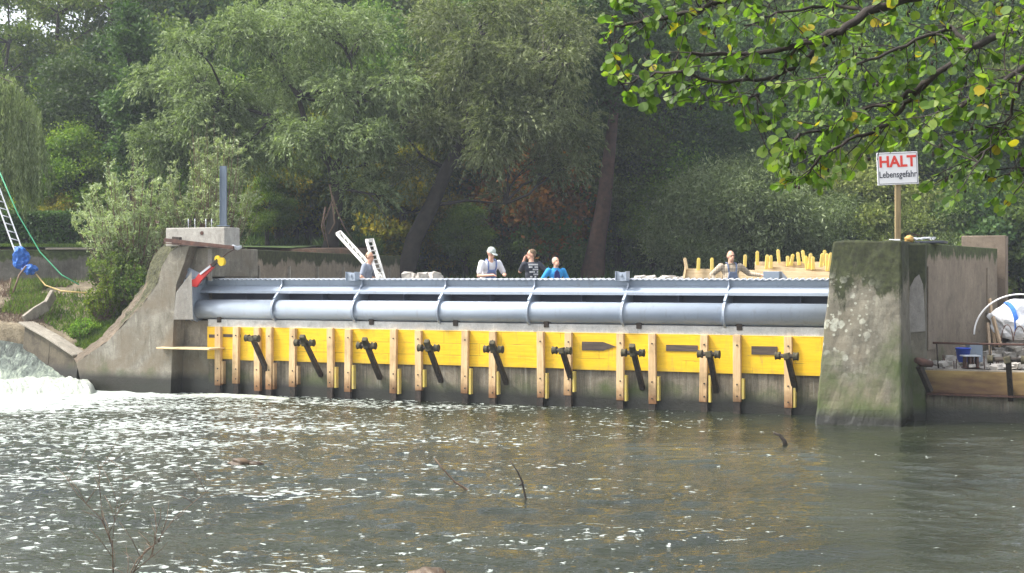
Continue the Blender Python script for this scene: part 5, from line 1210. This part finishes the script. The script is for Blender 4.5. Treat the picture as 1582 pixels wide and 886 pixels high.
# ---------------------------------------------------------------- alder branch hanging in at the upper right (near the camera)
def alder():
    rr = random.Random(44); r_ = np.random.default_rng(44)
    t = thing('alder_tree', (6.3, 7.2, .6), 'alder branches with round bright green leaves hanging in at the upper right', 'tree')
    b = MB(); tr = [Vector((6.3, 7.2, .6)), Vector((6.1, 7.2, 2.5)), Vector((5.7, 7.1, 4.6)), Vector((5.0, 7.0, 6.6)), Vector((4.4, 6.9, 8.4))]
    b.tube(tr, [.2, .17, .14, .1, .05], 10, False)
    lim = [([(1900, -260), (1640, -90), (1420, -6), (1338, 18), (1296, 48), (1230, 72), (1145, 84), (1068, 82)], 7.0, .030),
           ([(1900, -150), (1700, -40), (1582, 30), (1500, 75), (1440, 122), (1380, 158), (1310, 176)], 6.7, .024),
           ([(1900, -100), (1720, 20), (1600, 90), (1540, 130), (1480, 165), (1440, 180)], 6.4, .018),
           ([(1640, -120), (1400, -90), (1230, -40), (1130, -5), (1070, 20), (1000, 30), (950, 40)], 7.4, .022),
           ([(1296, 48), (1240, 95), (1200, 120), (1120, 125), (1030, 110), (960, 130)], 7.1, .012),
           ([(1440, 122), (1400, 160), (1370, 195), (1310, 215), (1260, 250), (1235, 285)], 6.7, .011),
           ([(1500, 75), (1470, 40), (1400, 70), (1330, 100), (1270, 120)], 6.6, .010),
           ([(1582, 120), (1560, 180), (1540, 220), (1500, 260)], 6.2, .006), ([(1700, 120), (1640, 190), (1600, 240), (1580, 290)], 6.3, .005),
           ([(1338, 18), (1290, 8), (1200, 20), (1150, 40)], 7.0, .009), ([(1230, 72), (1210, 110), (1170, 145), (1150, 160)], 7.0, .007), ([(1310, 176), (1290, 200), (1240, 205), (1215, 225)], 6.7, .007)]
    nodes = []
    for pts, Yd, r0 in lim:
        W = [P(x, y, Yd+.15*math.sin(i*1.3)) for i, (x, y) in enumerate(pts)]
        fine = []
        for i in range(len(W)-1):
            for s in range(5): fine.append(W[i].lerp(W[i+1], s/5)+Vector((rr.uniform(-1, 1), rr.uniform(-1, 1), rr.uniform(-1, 1)))*.010)
        fine.append(W[-1]); n = len(fine); b.tube(fine, [r0*(1-.8*i/n)+.002 for i in range(n)], 7, False); nodes += fine
    b.tube([tr[2], P(1900, -150, 6.7)], [.05, .024], 7, False); b.tube([tr[2], P(1900, -100, 6.4)], [.04, .018], 7, False); b.tube([tr[3], P(1900, -260, 7.)], [.06, .03], 7, False); b.tube([P(1900, -260, 7.0), P(1640, -120, 7.4)], [.03, .022], 7, False)
    leaves = []
    def ok(px, py):
        if px < 922: return 0
        lim_ = np.interp(px, [920, 940, 1000, 1090, 1140, 1180, 1200, 1280, 1330, 1400, 1440, 1480, 1530, 1590], [20, 140, 175, 165, 190, 215, 290, 300, 262, 235, 205, 170, 165, 190])
        return py < lim_
    cones = MB()
    tw = 0; tries = 0; dens = {}
    while tw < 900 and tries < 14000:
        tries += 1
        p0 = rr.choice(nodes) if rr.random() < .9 else None
        if p0 is None: continue
        x0 = CX+p0.x/p0.y*F; y0 = HZ-(p0.z-EYE)/p0.y*F
        if x0 > 1680 or y0 < -90: continue
        d = Vector((rr.uniform(-1.2, .5), rr.uniform(-.9, .9), rr.uniform(-1.0, .45))).normalized(); Ln = rr.uniform(.12, .42)
        q = [p0]
        for s in range(5): d = (d+Vector((rr.uniform(-.25, .25), rr.uniform(-.25, .25), rr.uniform(-.3, .12)))).normalized(); q.append(q[-1]+d*Ln/5)
        e = q[-1]; ex = CX+e.x/e.y*F; ey = HZ-(e.z-EYE)/e.y*F
        if not ok(ex, ey): 
            if not (x0 > 1470 and ey < 330 and rr.random() < .05): continue
        mx = CX+q[3].x/q[3].y*F; my = HZ-(q[3].z-EYE)/q[3].y*F; ck = (int(mx//34), int(my//34))
        if dens.get(ck, 0) >= 2: continue
        dens[ck] = dens.get(ck, 0)+1
        tw += 1; b.tube(q, [.0035, .003, .0028, .0024, .002, .0015], 5, False)
        m = rr.randint(5, 8)
        for s in range(m):
            j_ = rr.uniform(.8, 5); c = q[int(j_)].lerp(q[min(5, int(j_)+1)], j_-int(j_))
            lx, ly = CX+c.x/c.y*F, HZ-(c.z-EYE)/c.y*F
            if 1345 < lx < 1412 and 244 < ly < 300: continue
            leaves.append((c, d, rr.uniform(.028, .060)))
        if rr.random() < .25:
            c = q[3]; 
            for _ in range(rr.randint(2, 3)):
                e_ = c+Vector((rr.uniform(-.03, .03), rr.uniform(-.03, .03), -rr.uniform(.02, .05))); b.tube([c, e_], .0012, 4); b.ball(e_, (.006, .006, .010), None, 6, 5)
    b.build('branches', 'barkdark', t);
    # round leaf outline, folded along the midrib, slightly notched at the tip
    ol = [(0, 0), (.28, .10), (.46, .32), (.50, .55), (.42, .80), (.22, .97), (0, .92)]
    V = []; Fs = []; V2 = []; F2 = []
    for c, d, s in leaves:
        yel = rr.random() < .035; VV, FF = (V2, F2) if yel else (V, Fs)
        ax = (Vector((rr.uniform(-1, 1), rr.uniform(-1, 1), rr.uniform(-1.3, .2)))+d*.5).normalized(); nrm = Vector((rr.uniform(-.8, .8), rr.uniform(-1.2, .5), rr.uniform(.2, 1.2))); x = ax.cross(nrm).normalized(); nrm = x.cross(ax)
        o = len(VV); st = c+ax*.003; fold = rr.uniform(.05, .35); cur = rr.uniform(-.2, .3)
        for sx_ in (1, -1):
            o = len(VV)
            for (a, h) in ol:
                VV.append(tuple(st+x*(a*s*sx_)+ax*(h*s)+nrm*(abs(a)*fold*s-cur*h*h*s)))
            FF.append(tuple(o+i for i in range(7)) if sx_ > 0 else tuple(o+i for i in range(7))[::-1])
    fast_mesh('foliage', np.array(V), np.array(Fs), 'lf_alder', t, True)
    if V2: o = fast_mesh('yellow_leaves', np.array(V2), np.array(F2), 'lf_alder_y', t, True); o['label'] = 'scattered yellow leaves'
alder()

# ---------------------------------------------------------------- foreground: stone, twigs in the water
o = lump(P(660, 893, 13.3), (.16, .12, .09), 6, 'rock', 'stone', None, 4); tag(o, 'brown wet stone poking up at the bottom edge of the picture', 'stone')
p = P(373, 718, 21.6); p.z = 0.01
o = lump(p, (.20, .12, .07), 7, 'rock', 'stone', None, 4); tag(o, 'larger dark stone just breaking the water at left', 'stone')
p = P(398, 719, 21.5); p.z = 0.005
o = lump(p, (.12, .10, .06), 9, 'rock', 'stone', None, 3); tag(o, 'smaller dark stone in the water, right beside the larger one', 'stone')
def stick(pts, Y, r, label, mat='twig', name='stick'):
    b = MB(); n = len(pts); b.tube([P(x, y, Y) for x, y in pts], [r*(1-.6*i/(n-1)) for i in range(n)], 6)
    return b, label, mat, name
Y1 = F*EYE/(760-HZ)
b, *_ = stick([(733, 768), (722, 757), (703, 745), (686, 727), (671, 708)], Y1, .022, ''); b.tube([P(703, 745, Y1), P(699, 741, Y1)], [.01, .003], 5); tag(b.build('stick', 'twig'), 'pale curved stick leaning left out of the water in the middle', 'stick')
Y2 = F*EYE/(775-HZ)
b, *_ = stick([(814, 786), (812, 770), (807, 745), (799, 728), (788, 712)], Y2, .018, ''); b.tube([P(807, 748, Y2), P(801, 751, Y2)], [.02, .008], 5); tag(b.build('stick', 'ironold'), 'dark upright stick in the water right of the pale stick', 'stick')
Y3 = F*EYE/(688-HZ)
b, *_ = stick([(1214, 692), (1212, 682), (1205, 673), (1195, 669)], Y3, .045, ''); tag(b.build('stick', 'ironold'), 'thick dark hooked branch stub in the yellow reflection', 'stick')
def bare(name, label, Yb, stems, seed):
    rr = random.Random(seed); t = thing(name, P(stems[0][0][0][0], 905, Yb), label, 'shrub'); b = MB()
    for pts, r in stems:
        W = [P(x, y, Yb) for x, y in pts] if not isinstance(pts[0], int) else None
        n = len(W); b.tube(W, [.6*r*(1-.7*i/(n-1)) for i in range(n)], 5)
        for k in range(n-1):
            for _ in range(2):
                q = W[k].lerp(W[k+1], rr.random()); e = q+Vector((rr.uniform(-.12, .12), rr.uniform(-.08, .08), rr.uniform(.03, .2))); b.tube([q, q.lerp(e, .5)+Vector((.01, 0, 0)), e], [.002, .0018, .001], 4)
    b.build('stems', 'twig', t)
    return t
bare('bare_shrub', 'thin bare stems rising from the lower left edge in front of the water', 7.5, [([(175, 900), (174, 840), (155, 800), (120, 765), (100, 735)], .006), ([(173, 845), (158, 800), (153, 740), (156, 715)], .004), ([(174, 840), (178, 790), (190, 750), (193, 720)], .003)], 3)
bare('bare_shrub', 'bare forked twig tangle at the bottom left, right of the thin stems', 7.2, [([(195, 900), (212, 865), (240, 840), (270, 800), (325, 755)], .006), ([(205, 885), (235, 860), (242, 820), (238, 790)], .0045), ([(200, 895), (225, 850), (250, 835)], .006)], 4)

# ================================================================= PEOPLE
def person(loc, face, label, hip_z=.92, lean=0., side=0., head_turn=0., head_pitch=0., hands=None, shirt='c_white', sleeve='short', trousers='c_trous', hair=None, cap=None, bib=None, extra=None, sc=1.0, stoop=0.0, collar=None, glasses=False, belly=1.0, poles=(None, None), wide=1.0):
    """face: rotation about z; 0 = facing the camera (-y). hands: local targets for (right hand = -x side seen from behind..., other)."""
    t = thing('person', loc, label, 'person'); t.rotation_euler[2] = 0
    Rz = Matrix.Rotation(face, 3, 'Z'); base = Vector(loc)
    def W(p): return base+Rz@(Vector(p)*sc)
    # local frame: faces -y, x to viewer's right when facing camera
    hip = Vector((0, 0, hip_z)); Rl = Matrix.Rotation(side, 3, 'Y') @ Matrix.Rotation(lean, 3, 'X')
    def T(p): return hip+Rl@Vector(p)            # torso frame from the hips
    chest, neck = T((0, 0, .36)), T((0, .0, .53)); sh = [T((s*.185*wide, 0, .47)) for s in (-1, 1)]
    hc = neck+Rl@Vector((0, -.01, .0))+Vector((0, -.03*math.sin(lean+.3), .16)); Rh = Matrix.Rotation(head_turn, 3, 'Z') @ Matrix.Rotation(head_pitch, 3, 'X')
    def Hd(p): return hc+Rh@Vector(p)
    knees = [Vector((s*.11, -.03, hip_z*.53)) for s in (-1, 1)]; ank = [Vector((s*.12, .03, .09)) for s in (-1, 1)]
    hips2 = [hip+Vector((s*.09, 0, -.02)) for s in (-1, 1)]
    el = []; hd = []
    for i, s in enumerate((-1, 1)):
        tgt = Vector(hands[i]) if hands and hands[i] is not None else Vector((s*.27, -.1, hip_z+.0))
        a = sh[i]; dv = tgt-a; ll = min(dv.length, .545); dv.normalize(); tgt = a+dv*ll
        hgt = math.sqrt(max(.29**2-(ll/2)**2, .0001)); pole = Vector(poles[i] or (s*.55, .5, -.5)); pole = (pole-dv*pole.dot(dv)).normalized()
        el.append(a+dv*ll/2+pole*hgt); hd.append(tgt)
    def cap_(b, a, c, r0, r1, n=12):
        a, c = W(a), W(c); b.tube([a, a.lerp(c, .33), a.lerp(c, .66), c], [r0*sc, (r0*.66+r1*.34)*sc*1.02, (r0*.34+r1*.66)*sc*1.02, r1*sc], n); b.ball(a, r0*sc, None, n, 8); b.ball(c, r1*sc, None, n, 8)
    RzRl = Rz@Rl; RzRh = Rz@Rh
    # ---- body (one mesh)
    b = MB()
    b.ball(W(T((0, 0, .02))), (.155*sc, .11*sc, .13*sc), RzRl); b.ball(W(T((0, 0, .22))), (.14*sc, .10*sc, .2*sc), RzRl); b.ball(W(T((0, 0, .40))), (.165*sc, .105*sc, .14*sc), RzRl)
    cap_(b, neck-Vector((0, 0, .05)), hc-Vector((0, 0, .06)), .058, .055)
    b.ball(W(Hd((0, .012, .02))), (.076*sc, .095*sc, .105*sc), RzRh, 16, 12); b.ball(W(Hd((0, -.03, -.06))), (.055*sc, .06*sc, .062*sc), RzRh, 14, 10)
    b.ball(W(Hd((0, -.098, -.018))), (.014*sc, .02*sc, .024*sc), RzRh, 8, 6); b.ball(W(Hd((0, -.085, .035))), (.045*sc, .012*sc, .010*sc), RzRh, 8, 6)
    for s in (-1, 1): b.ball(W(Hd((s*.078, .01, -.01))), (.012*sc, .02*sc, .032*sc), RzRh, 8, 6)
    for i, s in enumerate((-1, 1)):
        cap_(b, sh[i], el[i], .052, .04); cap_(b, el[i], hd[i], .04, .027)
        fd = (hd[i]-el[i]).normalized(); sd_ = fd.cross(Vector((0, 0, 1))); sd_ = sd_.normalized() if sd_.length > .1 else Vector((1, 0, 0)); dn = sd_.cross(fd)
        pc = hd[i]+fd*.045; cap_(b, hd[i], pc+fd*.02, .03, .030, 8)
        for k in range(4):
            o_ = (k-1.5)*.021; Lf = (.062, .075, .070, .055)[k]; k0 = pc+fd*.03+sd_*o_; k1 = k0+fd*Lf*.55-dn*.008; k2 = k1+(fd*.6-dn*.8).normalized()*Lf*.5
            b.tube([W(k0), W(k1), W(k2)], [.0105*sc, .0095*sc, .008*sc], 6); b.ball(W(k2), .008*sc, None, 6, 4)
        k0 = hd[i]+fd*.02-sd_*s*.022; k1 = k0+(fd*.6-sd_*s*.8).normalized()*.035; k2 = k1+(fd*.9-dn*.2).normalized()*.03
        b.tube([W(k0), W(k1), W(k2)], [.013*sc, .011*sc, .009*sc], 6)
        cap_(b, hips2[i], knees[i], .078, .052); cap_(b, knees[i], ank[i], .052, .036)
    b.build('body', 'skin', t, remesh=.0085)
    # ---- shirt
    b = MB()
    b.ball(W(T((0, 0, .06))), (.172*sc*wide, .13*sc*belly, .15*sc), RzRl); b.ball(W(T((0, -.01*belly, .22))), (.165*sc*wide, .122*sc*belly, .2*sc), RzRl); b.ball(W(T((0, 0, .39))), (.186*sc*wide, .122*sc, .15*sc), RzRl); b.ball(W(T((0, .0, .475))), (.155*sc, .085*sc, .06*sc), RzRl)
    for i in range(2):
        if sleeve == 'short': cap_(b, sh[i], sh[i].lerp(el[i], .72), .072, .062)
        else: cap_(b, sh[i], el[i], .076, .056); cap_(b, el[i], el[i].lerp(hd[i], .93), .056, .042)
    b.build('jacket' if shirt == 'c_lblue' else 'shirt', shirt, t, remesh=.012)
    # ---- trousers, boots
    b = MB(); b.ball(W(T((0, 0, -.01))), (.178*sc, .135*sc, .12*sc), RzRl)
    for i in range(2): cap_(b, hips2[i], knees[i], .098, .072); cap_(b, knees[i], ank[i], .072, .06)
    b.build('trousers', trousers, t, remesh=.014)
    for i in range(2):
        b = MB(); b.ball(W(ank[i]+Vector((0, -.06, -.045))), (.05*sc, .13*sc, .045*sc), Rz); cap_(b, ank[i]-Vector((0, 0, .04)), ank[i]+Vector((0, 0, .05)), .05, .052); b.build('boot', 'c_shoe', t, remesh=.012)
    # ---- face
    for s in (-1, 1):
        b = MB(); b.ball(W(Hd((s*.030, -.080, .010))), (.011*sc, .008*sc, .007*sc), RzRh, 8, 6); b.build('eye', 'eye', t)
    b = MB(); b.ball(W(Hd((0, -.086, -.060))), (.022*sc, .008*sc, .006*sc), RzRh, 8, 6); b.build('mouth', 'lips', t)
    if hair:
        mat, style = hair; b = MB()
        if style == 'full': b.ball(W(Hd((0, .025, .045))), (.084*sc, .098*sc, .093*sc), RzRh, 16, 10); b.ball(W(Hd((0, .055, -.0))), (.078*sc, .062*sc, .075*sc), RzRh)
        elif style == 'short': b.ball(W(Hd((0, .028, .045))), (.081*sc, .094*sc, .088*sc), RzRh, 16, 10); b.ball(W(Hd((0, .055, .0))), (.075*sc, .058*sc, .065*sc), RzRh)
        else: b.ball(W(Hd((0, .045, .012))), (.083*sc, .072*sc, .06*sc), RzRh, 16, 10)
        b.build('hair', mat, t, remesh=.010)
    if cap:
        c_ = thing_part = None
        b = MB(); b.ball(W(Hd((0, .015, .055))), (.086*sc, .105*sc, .082*sc), RzRh, 18, 12); o = b.build('cap', cap, t)
        b = MB(); b.ball(W(Hd((0, -.115, .045))), (.07*sc, .06*sc, .010*sc), RzRh, 14, 6); b.build('peak', cap, o)
    if bib:
        b = MB(); 
        def F_(x, z, off): return W(T((x, -(.118 if z > .3 else .128)*belly-off, z)))
        o_ = [(-.12, .0), (.12, .0), (.115, .22), (.085, .36), (-.085, .36), (-.115, .22)]
        b.prism([F_(x, z, .012) for x, z in o_], [F_(x, z, -.03) for x, z in o_]); bo = b.build('bib', bib, t, bevel=.008)
        for s in (-1, 1):
            b = MB(); pts = [W(T((s*.08, -.132, .34))), W(T((s*.095, -.125, .44))), W(T((s*.10, -.07, .545))), W(T((s*.10, .02, .56))), W(T((s*.08, .10, .48))), W(T((s*.05, .13, .3)))]
            for k in range(5): b.bar(pts[k], pts[k+1], .035*sc, .008, tuple(Rz@Vector((0, -1, .4))))
            b.build('strap', bib, t)
    if collar:
        b = MB(); b.tube([W(neck+Rl@Vector((.075*math.cos(a), .065*math.sin(a), .0))) for a in [2*math.pi*k/14 for k in range(15)]], .016*sc, 6); b.build('collar', collar, t)
    if glasses:
        b = MB()
        for s in (-1, 1): b.tube([W(Hd((s*.03+.018*math.cos(a), -.092, .010+.014*math.sin(a)))) for a in [2*math.pi*k/10 for k in range(11)]], .0022, 4); b.tube([W(Hd((s*.05, -.09, .012))), W(Hd((s*.08, .0, .012)))], .0022, 4)
        b.build('glasses', 'eye', t)
    if extra: extra(t, W, T, Hd, Rz, Rl)
    return t
PZ = 1.72
def at(px, v): u = U(px, v); return L(u, v, PZ)
# 1 grey t-shirt, profile to the right
q = at(563, 1.3)
person(q, R(68), 'balding man in a grey t-shirt and glasses in profile beside the ladders', lean=.22, head_pitch=.12, hands=[(-.22, -.30, .95), (.2, -.34, .98)], shirt='c_grey', hair=('hair_brown', 'ring'), glasses=True, sc=(EYE+38/F*q.lerp(q, 0).y-PZ)/1.66)
# 2 white t-shirt, cap, bib
q = at(752, 1.3)
def badge(t, W, T, Hd, Rz, Rl): pass
person(q, R(28), 'man in white t-shirt, pale cap and blue bib overalls bent over the gate edge', lean=.36, head_pitch=.55, head_turn=.25, hands=[(-.12, -.42, 1.10), (.20, -.44, 1.12)], shirt='c_white', trousers='c_bib', hair=('hair_grey', 'ring'), cap='c_cap', bib='c_bib', sc=(EYE+41/F*q.y-PZ)/1.60, belly=1.15, wide=1.1)
# 3 black t-shirt, seen from behind
q = at(822, 2.0)
def backprint(t, W, T, Hd, Rz, Rl):
    rr = random.Random(3); b = MB()
    for r_ in range(7):
        z = .44-.055*r_; x = -.10
        while x < .09:
            w_ = rr.uniform(.018, .045); 
            if rr.random() < .85:
                yb = .128; o = [(x, z), (x+w_, z), (x+w_, z+.036), (x, z+.036)]
                b.prism([W(T((a, yb-.4*a*a, c))) for a, c in o], [W(T((a, yb-.02-.4*a*a, c))) for a, c in o])
            x += w_+.010
    b.build('back_print', 'c_print', t, 'white printed marks on the back of the shirt')
person(q, R(205), 'brown-haired man in a black t-shirt seen from behind, hand raised to his mouth', lean=.05, head_turn=R(70), head_pitch=.05, hands=[(-.24, -.02, .96), (.10, -.20, 1.50)], poles=(None, (.25, -.35, -1)), shirt='c_black', hair=('hair_brown', 'short'), extra=backprint, sc=(EYE+46/F*q.y-PZ)/1.74)
# 4 light blue jacket
q = at(858, 1.4)
def inner(t, W, T, Hd, Rz, Rl):
    b = MB(); o = [(-.075, .1), (.08, .1), (.085, .3), (.055, .45), (0, .50), (-.055, .45), (-.08, .3)]
    b.prism([W(T((x, -.15+.16*max(0, z-.3), z))) for x, z in o], [W(T((x, -.09+.1*max(0, z-.3), z))) for x, z in o]); b.build('undershirt', 'c_navy', t)
person(q, R(14), 'grey-haired man in an open light blue jacket over a navy shirt looking up', hip_z=.92, lean=.08, head_turn=.3, head_pitch=-.25, hands=[(-.30, -.22, .98), (.28, -.2, .95)], shirt='c_lblue', sleeve='long', hair=('hair_grey', 'short'), extra=inner, sc=(EYE+33/F*q.y-PZ)/1.72, collar='c_lblue', belly=1.1)
# 5 plaid shirt, bib overalls
q = at(1128, 1.15)
def patch(t, W, T, Hd, Rz, Rl):
    b = MB(); b.prism([W(T((x, -.158, z))) for x, z in ((.0, .19), (.045, .19), (.045, .23), (.0, .23))], [W(T((x, -.14, z))) for x, z in ((.0, .19), (.045, .19), (.045, .23), (.0, .23))]); b.build('badge', 'c_print', t)
person(q, R(12), 'stout balding man in plaid shirt and faded bib overalls, arm stretched to the metal box', lean=.05, head_turn=.12, hands=[(-.27, -.05, 1.0), (.64, -.18, 1.20)], shirt='c_plaid', sleeve='long', trousers='c_bib2', hair=('hair_brown', 'ring'), bib='c_bib2', extra=patch, sc=(EYE+43/F*q.y-PZ)/1.73, belly=1.3, collar='c_plaid', wide=1.18)

# ---------------------------------------------------------------- haze volume, added to veil and lighten the background
b = MB(); b.hexa([(-750, -320, -30), (750, -320, -30), (750, 950, -30), (-750, 950, -30)], [(-750, -320, 60), (750, -320, 60), (750, 950, 60), (-750, 950, 60)])
hm = bpy.data.materials.new('veil_haze'); hm.use_nodes = True; hn = hm.node_tree; hn.nodes.remove(hn.nodes['Principled BSDF'])
pv = hn.nodes.new('ShaderNodeVolumePrincipled'); pv.inputs['Color'].default_value = (.82, .9, 1, 1); pv.inputs['Density'].default_value = .0008; pv.inputs['Anisotropy'].default_value = .2
hn.links.new(pv.outputs[0], hn.nodes['Material Output'].inputs['Volume']); M['haze'] = hm
struct(b.build('haze', 'haze'), 'stuff')
